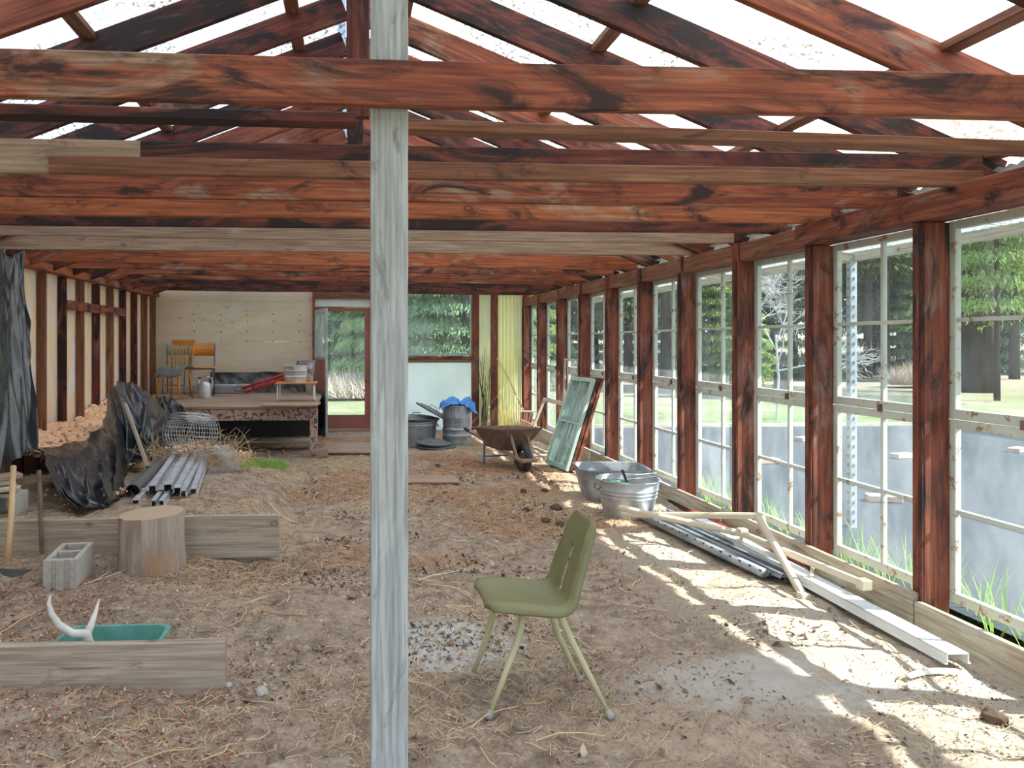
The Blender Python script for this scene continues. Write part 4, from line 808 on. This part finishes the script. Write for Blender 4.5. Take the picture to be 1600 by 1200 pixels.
q = PZ(683, 699, .02); lid((q.x, q.y+.1, .03), .27, 'bin lid on the ground, underneath the other'); lid((q.x-.04, q.y+.08, .085), .24, 'bin lid on the ground, on top of the other', (.05, .05, 0), False)
c = empty('garbage_can', (P(713, 690, 11.2).x, 11.15, 0)); MB().lathe([(0, .01), (.205, .0), (.208, .05), (.216, .055), (.208, .06), (.208, .14), (.216, .15), (.208, .16), (.208, .23), (.216, .24), (.207, .25), (.2, .27)], 40).build('ribbed_base', GALV, c, auto=True)
vs = []; n = 96
for z, r_ in ((.27, .195), (.30, .200), (.40, .202), (.41, .205), (.42, .202), (.55, .205), (.575, .205), (.575, .215), (.59, .215), (.59, .20), (.35, .18)):
    for k in range(n): a = 2*math.pi*k/n; fl = (.005*math.copysign(1, math.sin(a*24)) if (.28 < z < .56 and abs(z-.41) > .011) else 0); vs.append(((r_+fl)*math.cos(a), (r_+fl)*math.sin(a), z))
MB().add(vs, [(j*n+k, j*n+(k+1) % n, (j+1)*n+(k+1) % n, (j+1)*n+k) for j in range(10) for k in range(n)]+[tuple(range(10*n, 11*n))]).build('fluted_side', GALV, c, auto=True)
MB().tube([(-.21, -.06, .47), (-.24, -.05, .41), (-.24, .05, .41), (-.21, .06, .47)], .006, 6).build('handle', DARKM, c); tag(c, 'galvanized garbage can with fluted sides and blue tarp on top', 'garbage can')
vs = []; nn = 26; gc = c.location
for i in range(nn+1):
    for j in range(nn+1):
        x, y = -.24+.52*i/nn, -.22+.44*j/nn; rr_ = math.hypot(x, y); z = .60+.11*mnoise.noise(Vector((x*7, y*7, 2)))+.05*abs(mnoise.noise(Vector((x*17, y*17, 2))))+.03
        if rr_ > .2: z -= (rr_-.2)*1.3
        vs.append((x, y, max(z, .57 if rr_ < .23 else .42)))
o = MB().add(vs, [(i*(nn+1)+j, (i+1)*(nn+1)+j, (i+1)*(nn+1)+j+1, i*(nn+1)+j+1) for i in range(nn) for j in range(nn)]).build('blue_tarp', BLUE, smooth=True); o.location = (gc.x, gc.y, .0); tag(o, 'bright blue tarp stuffed in the garbage can', 'tarp')
# canes in the corner and a rake handle
mb = MB(); cn = empty('bamboo_canes', (bx(757), YB-.25, 0))
for k in range(13): x = random.uniform(-.12, .1); mb = MB().tube([(x, random.uniform(-.1, .05), 0), (x*.8+random.gauss(0, .02), .05, .5), (x+random.gauss(0, .06), .13, random.uniform(.8, 1.6))], [.006, .005, .003], 5); mb.build('cane', RUBBER if k % 2 else BARK, cn)
tag(cn, 'bundle of thin dark canes standing in the corner', 'canes')
o = empty('rake', (0, 0, 0)); MB().tube([P(777, 560, 12.9), P(795, 592, 12.3), P(817, 640, 11.6)], .012, 8).build('handle', TOOLW, o, smooth=True)
for k in range(5): MB().tube([P(815+k*4.5, 645, 11.6), P(814+k*4.2, 657, 11.55), P(812+k*4, 668, 11.5)], .010, 5).build('tine', BROWNW, o)
MB().tube([P(813, 643, 11.6), P(836, 643, 11.6)], .014, 6).build('head_bar', PALEW, o); tag(o, 'rake with a long pale handle leaning by the yellow panels', 'rake')

# wheelbarrow -----------------------------------------------------------------
wb = empty('wheelbarrow', (1.93, 8.70, 0), math.radians(14)); wb.location.x = 2.0; wb.scale = (.84, .84, .84)
wh = MB(); vs = []; n = 36
for j in range(13):
    a = 2*math.pi*j/12; R_ = .160+.045*math.cos(a); y_ = .045*math.sin(a)
    vs += [(y_, R_*math.cos(2*math.pi*k/n)+.0, R_*math.sin(2*math.pi*k/n)+.205) for k in range(n)]
MB().add(vs, [(j*n+k, j*n+(k+1) % n, (j+1)*n+(k+1) % n, (j+1)*n+k) for j in range(12) for k in range(n)]).build('tyre', RUBBER, wb, smooth=True)
MB().tube([(-.03, 0, .185), (.03, 0, .185)], .10, 24).tube([(-.13, 0, .185), (.13, 0, .185)], .010, 8).build('wheel_hub', RUST, wb, auto=True)
for s_ in (-1, 1): board('handle', (s_*.10, -.17, .19), (s_*.29, 1.28, .46), .04, .045, GREYW, wb)
board('nose_bar', (-.13, -.20, .20), (.15, -.20, .20), .05, .05, GREYW, wb)
def hop(w_, d0, d1, z): return [(-w_/2, d0, z), (w_/2, d0, z), (w_/2*.95, d1, z), (-w_/2*.95, d1, z)]
def loopz(w0, w1, d0, d1, z0, z1, r=.07, n=6):
    pts = []
    for cx, cy, a0, zz in ((w1/2-r, d1-r, 0, z1), (-w1/2+r, d1-r, 90, z1), (-w0/2+r, d0+r, 180, z0), (w0/2-r, d0+r, 270, z0)):
        for k in range(n): a = math.radians(a0+90*k/(n-1)); pts.append((cx+r*math.cos(a), cy+r*math.sin(a), zz))
    return pts
o = rings([loopz(.38, .42, .26, .85, .27, .28), loopz(.56, .54, .16, .95, .46, .44), loopz(.70, .66, .03, 1.0, .60, .54), loopz(.73, .69, .01, 1.02, .60, .54), loopz(.69, .65, .04, .99, .595, .535), loopz(.37, .41, .27, .84, .28, .29)]).build('tray', RUST, wb, auto=True)
for s_ in (-1, 1):
    board('tray_strut', (s_*.115, -.06, .20), (s_*.13, .12, .50), .035, .03, GREYW, wb); MB().tube([(s_*.22, .80, .34), (s_*.25, .74, .0)], .016, 8).build('leg', DARKM, wb)
MB().tube([(-.235, .77, .13), (.235, .77, .13)], .010, 6).build('leg_brace', DARKM, wb)
for s_ in (-1, 1): MB().tube([(s_*.285, 1.2, .452), (s_*.297, 1.34, .475)], .026, 10).build('grip', RUBBER, wb)
tag(wb, 'rusty wheelbarrow with grey wooden handles facing the camera', 'wheelbarrow')
tag(board('garden_stake', PZ(825, 722, .12), PZ(850, 740, .02), .02, .02, GREYW), 'short grey stake lying beside the wheelbarrow wheel', 'stake')
# loose sashes leaning on the window wall
def leaning(p0, p1, p2, mat, gmat, label, t=.04, st=.05, glazed=True, shift=0, cols=2, rows=2):
    """p0, p1: the bottom corners (far, near); p2: the top far corner"""
    p0, p1, p2 = Vector(p0), Vector(p1), Vector(p2); ex = (p1-p0); w_ = ex.length; ex /= w_; ez = (p2-p0); ez = (ez-ex*ez.dot(ex)); h_ = ez.length; ez /= h_; ey = ez.cross(ex)
    o = empty('salvaged_window'); m = Matrix((ex, ey, ez)).transposed().to_4x4(); m.translation = p0+ey*shift; o.matrix_basis = m
    s = sash_frame(w_, h_, st, t, .022, cols=cols, rows=rows).build('sash_frame', mat, o, bevel=.003)
    if glazed: panes(w_, h_, st, o, gmat, cols, rows)
    tag(o, label, 'window', None, 'thing'); return o
a, b, c_ = Vector((2.42, 9.28, .02)), Vector((2.50, 8.66, .02)), Vector((2.76, 9.30, 1.08))
leaning(a, b, c_, SASHG, GLASSG, 'pale green four-pane window sash leaning at the front of the stack'); 
leaning(a+Vector((.055, .02, 0)), b+Vector((.055, .02, 0)), c_+Vector((.055, .02, 0)), DRED, GLASSD, 'dark red window sash leaning directly behind the pale green one')
leaning(a+Vector((.11, .03, 0)), b+Vector((.11, .03, 0)), c_+Vector((.11, .03, .0)), RED, GLASSD, 'red-brown window sash at the back of the leaning stack')
leaning((2.62, 11.2, .02), (2.70, 10.25, .02), (2.90, 11.2, .68), PALEW, GLASSD, 'empty pale wooden frame leaning behind the wheelbarrow', .03, .055, False, 0, 1, 1)
leaning((2.96, 10.5, .02), (2.99, 9.95, .02), (3.0, 10.5, 1.28), PALEW, GLASSD, 'tall narrow pale frame leaning on the window post behind the stack', .025, .03, False, 0, 1, 1)

# tubs by the windows
c = empty('rectangular_tub', (2.52, 7.25, .0), math.radians(-6)); rings([rr(.50, .40, .07, .0), rr(.64, .52, .08, .29), rr(.67, .55, .09, .295), rr(.67, .55, .09, .31), rr(.635, .515, .08, .305), rr(.49, .39, .07, .01)]).build('tub_body', GALV, c, auto=True)
tag(c, 'dark galvanized rectangular tub behind the round ribbed one', 'tub')
c = bucket('round_tub', (2.42, 6.52, .0), .205, .262, .32, GALVL, 'bright galvanized round tub with ribs, before the rectangular tub', 'tub', (.55, .65, .75))
o = empty('garden_trowel', (2.40, 6.50, .30)); MB().tube([(.02, 0, -.05), (-.02, .05, .09)], [.010, .014], 8).build('handle', RUBBER, o, smooth=True); MB().tube([(.02, 0, -.05), (.06, -.05, -.18)], [.012, .03], 8).build('blade', DARKM, o); tag(o, 'dark-handled hand tool sticking up from the ribbed tub', 'tool')
o = empty('metal_bar', (2.45, 6.55, .33)); MB().tube([(-.02, .02, 0), (.23, -.02, .03)], .008, 8).tube([(-.05, -.05, -.02), (.22, -.08, .01)], .008, 8).build('bar', GALVL, o); tag(o, 'pair of steel bars laid across the ribbed tub', 'bar')
vs = []; nn = 14
for i in range(nn+1):
    for j in range(nn+1): x, y = -.17+.22*i/nn, -.14+.22*j/nn; vs.append((x, y, .03*mnoise.noise(Vector((x*14, y*14, 1)))))
o = MB().add(vs, [(i*(nn+1)+j, (i+1)*(nn+1)+j, (i+1)*(nn+1)+j+1, i*(nn+1)+j+1) for i in range(nn) for j in range(nn)]).build('rubber_glove', plain('green_rubber', (.12, .25, .20), .6), smooth=True); o.location = (2.38, 6.50, .30); o.modifiers.new('s', 'SOLIDIFY').thickness = .006; tag(o, 'crumpled dark green rag in the ribbed tub', 'rag')

# pile along the window sill ----------------------------------------------------
A0, A1 = Vector((2.45, 6.35, .03)), Vector((2.60, 4.60, .03)); sd = Vector((1, .085, 0)).normalized()
for k in range(8):
    off = sd*(.045+.034*k)+Vector((0, 0, .012 if k % 2 else 0)); dl = Vector((0, random.uniform(-.06, .06), 0)); o = channel(A0+off+dl, A1+off*1.02+dl, .030, .028, GALV, 'shelf_channel')
    tag(o, ['dark grey slotted channel beside the round tube of the bundle', 'dark grey slotted channel, second in the flat bundle', 'dark grey slotted channel, third in the flat bundle', 'dark grey slotted channel, fourth in the flat bundle', 'dark grey slotted channel, fifth in the flat bundle', 'dark grey slotted channel, sixth in the flat bundle', 'dark grey slotted channel, seventh in the flat bundle', 'dark grey slotted channel next to the white channel'][k], 'channel', 'slotted channels lying by the window sill')
o = empty('slotted_tube', A0); MB().tube([(-.01, 0, .02), A1-A0+Vector((-.0, .06, .02))], .030, 12).build('tube_body', GALV, o, smooth=True)
h = MB(); d = A1-A0
for k in range(16): p = d*(k/16+.03)+Vector((-.022, 0, .042)); h.tube([p, p+Vector((0, -.018, .0))], .006, 6)
h.build('slots', RUBBER, o)['kind'] = 'stuff'; tag(o, 'grey slotted tube on the soil side of the flat bundle', 'tube')
o = channel((2.80, 6.0, .045), PZ(1497, 1038, .03), .105, .05, WHITEM, 'white_channel'); tag(o, 'long white metal channel reaching farthest towards the camera', 'channel')
for y, x in ((4.55, 2.87), (5.35, 2.85)): tag(board('cross_slat', (x-.10, y-.12, .10), (x+.06, y+.12, .105), .022, .01, CREAM), 'small cream slat across the white channel, '+('near end' if y < 5 else 'far end'), 'slat')
def pole(name, pts, r_, mat, label, cap=None):
    o = empty(name, pts[0]); base_ = Vector(pts[0])
    for i in range(len(pts)-1): MB().bar(Vector(pts[i])-base_, Vector(pts[i+1])-base_, r_*2, r_*1.8).build('bar', mat, o, bevel=r_*.5)
    for c2 in (cap or []): MB().bar(Vector(c2)-base_+Vector((0, -.03, 0)), Vector(c2)-base_+Vector((0, .03, 0)), r_*2.5, r_*2.4).build('bracket', mat, o, bevel=.004)
    tag(o, label, 'metal stand'); return o
pole('folding_stand', [P(974, 804, 6.05), P(1184, 806, 5.2), P(1258, 936, 4.33)], .024, CREAM, 'cream angled metal frame with one leg towards the soil', [P(1187, 808, 5.2), P(1256, 934, 4.34)])
pole('cream_pole', [P(966, 793, 5.9), P(1160, 834, 5.30), P(1352, 914, 4.12)], .024, CREAM, 'cream bent pole with a bracket at its near end by the sill', [P(1160, 832, 5.30), P(1350, 913, 4.13)])
tag(board('red_strip', (2.87, 6.25, .09), (2.93, 4.72, .07), .06, .02, REDP), 'dark red painted strip between the white channel and the sill', 'strip')
tag(board('red_strip', (2.955, 6.9, .035), (2.945, 4.95, .03), .035, .03, DRED), 'thin red-brown strip along the foot of the sill board', 'strip')
tag(board('grey_strip', (2.91, 5.8, .035), (2.93, 4.42, .03), .09, .012, GALV), 'flat grey slotted strip ending under the pole bracket', 'strip')
tag(board('grey_strip', (2.945, 5.5, .02), (2.94, 4.2, .015), .03, .012, DARKM), 'dark thin strip nearest the sill board', 'strip')
# curved white slat on the soil
vs = []; q = PZ(1452, 1046, .03)
for i in range(13): t = -1+i/6; x = .14*t; y = -.035*t*t; vs += [(x, y-.018*(1-t*t*.8), .02), (x, y+.02, .026)]
o = MB().add(vs, [(2*i, 2*i+2, 2*i+3, 2*i+1) for i in range(12)]).build('plastic_scrap', WHITEM, smooth=True); o.location = (q.x, q.y, .0); o.rotation_euler[2] = .15; o.modifiers.new('s', 'SOLIDIFY').thickness = .004; tag(o, 'curved white plastic scrap beside the end of the white channel', 'scrap')
# flat boards on the soil
tag(board('loose_board', PZ(600, 749, .035), PZ(716, 749, .035), .42, .02, GREYW), 'square grey board flat on the soil behind the post', 'board')
tag(board('loose_board', PZ(505, 700, .03), PZ(583, 700, .03), .95, .02, GREYW), 'wide worn board flat on the soil before the door', 'board')
tag(board('wood_block', P(493, 708, 10.1), P(512, 706, 10.1), .14, .09, GREYW), 'small grey wood block beside the bench leg', 'block')
# clods and stones
def rock(px, py, s_, mat, name, label, group=None, cat='clod'):
    q = PZ(px, py, .02); bm = bmesh.new(); bmesh.ops.create_icosphere(bm, subdivisions=2, radius=1); sd_ = random.random()*90
    for v in bm.verts: v.co *= 1+.35*mnoise.noise(v.co*1.6+Vector((sd_, 0, 0)))+.15*mnoise.noise(v.co*4+Vector((sd_, 0, 0))); v.co.z *= .7
    me = bpy.data.meshes.new(name); bm.to_mesh(me); bm.free(); me.materials.append(mat); o = link(name, me, None, (q.x, q.y, float(gz(q.x, q.y))+s_*.35)); o.scale = (s_, s_*.85, s_); o.rotation_euler[2] = sd_; tag(o, label, cat, group)
for px, py, s_, lb in ((818, 767, .038, 'clod of earth farthest from the tubs in the upper row'), (851, 766, .035, 'clod of earth in the middle of the upper row'), (872, 762, .022, 'smallest clod of earth, close to the rectangular tub'), (823, 796, .030, 'medium clod of earth alone in front of the upper row'), (870, 793, .055, 'largest clod of earth, soil side of the round tub'), (853, 811, .04, 'clod of earth just above the chair back'), (875, 815, .045, 'clod of earth touching the chair back outline')): rock(px, py, s_, CLOD, 'dirt_clod', lb, 'brown earth clods')
rock(1553, 1119, .05, CLOD, 'dirt_clod', 'dark clod in the sunlit soil near the window sill'); rock(724, 728, .035, CLOD, 'dirt_clod', 'dark clod on the straw left of the wheelbarrow'); rock(684, 727, .04, CLOD, 'dirt_clod', 'dark clod on the straw next to the lids')
rock(408, 1080, .032, ROCKM, 'pale_stone', 'pale stone right of the front plank end', None, 'stone'); rock(357, 1068, .02, ROCKM, 'pale_stone', 'small pale stone touching the front plank end', None, 'stone'); rock(188, 962, .018, ROCKM, 'pale_stone', 'white pebble behind the teal tub', None, 'stone'); rock(151, 884, .02, ROCKM, 'pale_stone', 'flat pale stone between block and stump', None, 'stone')
for px, py in ((727, 727), (862, 742), (822, 694)): q = PZ(px, py, .02); tufts('red_leaves', q.x, q.y, None, .05, .04, 26, .012, multi('red_leaf%d' % px, [(0, (.65, .10, .04)), (1, (.80, .22, .10))]), 'scatter of orange-red scraps '+{727: 'beside the dark clod in the straw', 862: 'at the foot of the leaning green sash', 822: 'behind the wheelbarrow wheel'}[px], 'scraps')

# litter on the soil ------------------------------------------------------------------
def area(n, xa, xb, ya, yb, dens=None, power=1.0):
    x = r.uniform(xa, xb, n*3); y = ya+(yb-ya)*r.random(n*3)**power; k = np.ones(n*3, bool) if dens is None else (r.random(n*3) < dens(x, y)); x, y = x[k][:n], y[k][:n]
    ok = ~((np.abs(y-5.37) < .06) & (x < -.45)) & ~((np.abs(y-3.40) < .05) & (x < -.5)) & ~((x > 2.9)); return x[ok], y[ok]
def straws(name, x, y, L0, wd, mat, label, cat, lift=.006, curve=.25):
    n = len(x); a = r.random(n)*6.28; l = L0*(.4+.9*r.random(n)); z0 = gz(x, y)+lift; c = np.stack([x, y, z0], -1)
    segs = 4; P_ = []; da = r.normal(0, curve, n); cur = c.copy(); P_.append(cur.copy())
    for k in range(segs-1):
        a = a+da; cur = cur+np.stack([np.cos(a), np.sin(a), np.zeros(n)], -1)*(l/(segs-1))[:, None]; cur[:, 2] = gz(cur[:, 0], cur[:, 1])+lift+np.abs(r.normal(0, .006, n)); P_.append(cur.copy())
    V = []; 
    for k in range(segs):
        d = P_[min(k+1, segs-1)]-P_[max(k-1, 0)]; s_ = np.stack([-d[:, 1], d[:, 0], np.zeros(n)], -1); s_ /= (np.linalg.norm(s_, axis=1)[:, None]+1e-9); w3 = wd*(1-.5*k/segs); V += [P_[k]-s_*w3, P_[k]+s_*w3+np.array([0, 0, wd*.8])]
    V = np.stack(V, 1).reshape(-1, 3); b0 = np.arange(n)*segs*2; Fq = np.concatenate([np.stack([b0+2*k, b0+2*k+2, b0+2*k+3, b0+2*k+1], -1) for k in range(segs-1)])
    o = arrays(name, V, Fq, mat); tag(o, label, cat, None, 'stuff'); return o
def flakes(name, x, y, sz, mat, label, cat, flat=.35):
    n = len(x); z = gz(x, y)+sz*.4; c = np.stack([x, y, z], -1); s_ = (sz*(.4+r.random(n)**2*1.3))[:, None]; a = r.random(n)*6.28
    e1 = np.stack([np.cos(a), np.sin(a), r.normal(0, flat, n)], -1)*s_; e2 = np.stack([-np.sin(a), np.cos(a), r.normal(0, flat, n)], -1)*s_*(.35+.4*r.random(n))[:, None]; up = np.array([0, 0, 1.])*s_*.45
    V = np.stack([c-e1, c+e2, c+e1, c-e2, c+up], 1).reshape(-1, 3); b0 = np.arange(n)*5; Fq = np.concatenate([np.stack([b0+i, b0+j, b0+4], -1) for i, j in ((0, 3), (3, 2), (2, 1), (1, 0))])
    o = arrays(name, V, Fq, mat); tag(o, label, cat, None, 'stuff'); return o
pat = lambda f, o_, t: (lambda x, y: np.clip((vnoise(x*f+o_, y*f)+.5-t)*4, .04, 1))
x, y = area(16000, -1.2, 2.7, 2.6, 12.8, pat(1.3, 7, .42), .9); straws('straw', x, y, .085, .0012, STRAW, 'thin pale straw scattered over the soil floor', 'straw')
x, y = area(16000, -.6, 2.4, 5.0, 12.9, pat(1.6, 27, .45)); straws('pine_needles', x, y, .09, .0018, NEEDLE, 'brown needles lying thick on the far half of the floor', 'needles', .004)
x, y = area(2600, -3.1, -.4, 2.6, 8.5, pat(1.3, 17, .4)); straws('straw', x, y, .09, .0015, STRAW, 'pale straw scattered over the left part of the soil', 'straw')
x, y = area(260, -3.0, 2.8, 2.6, 7.5); straws('long_stalks', x, y, .30, .0026, STRAW, 'long dry stalks lying loose on the soil', 'stalks', .012, .35)
x, y = area(9000, -3.1, -.4, 2.6, 5.3, pat(1.2, 3, .36)); flakes('wood_chips', x, y, .0085, CHIPS, 'reddish bark chips around the planks and stump', 'wood chips')
x, y = area(4500, -1.2, 2.8, 2.6, 7.5, pat(1.2, 63, .45)); flakes('wood_chips', x, y, .006, CHIPS, 'small bark chips strewn over the open soil', 'wood chips')
x, y = area(2600, -3.1, 2.8, 2.6, 8, pat(1.0, 93, .45)); flakes('pale_litter', x, y, .007, LITTER, 'pale flakes and dry leaf bits on the soil', 'litter', .5)
x, y = area(22000, -3.15, 2.9, 2.6, 10, pat(1.5, 51, .30), 1.3); flakes('soil_crumbs', x, y, .0065, CRUMB, 'loose crumbs of earth covering the floor', 'soil crumbs', .8)
x, y = area(6000, -.5, 2.9, 2.7, 9, pat(2.4, 81, .6)); flakes('soil_lumps', x, y, .016, CRUMB, 'larger lumps of turned earth on the floor', 'soil lumps', .8)
x = .50+r.normal(0, .17, 420); y = 3.85+r.normal(0, .13, 420); flakes('charcoal', x, y, .008, CHAR, 'black charcoal bits in the grey ash behind the green chair', 'charcoal', .5)
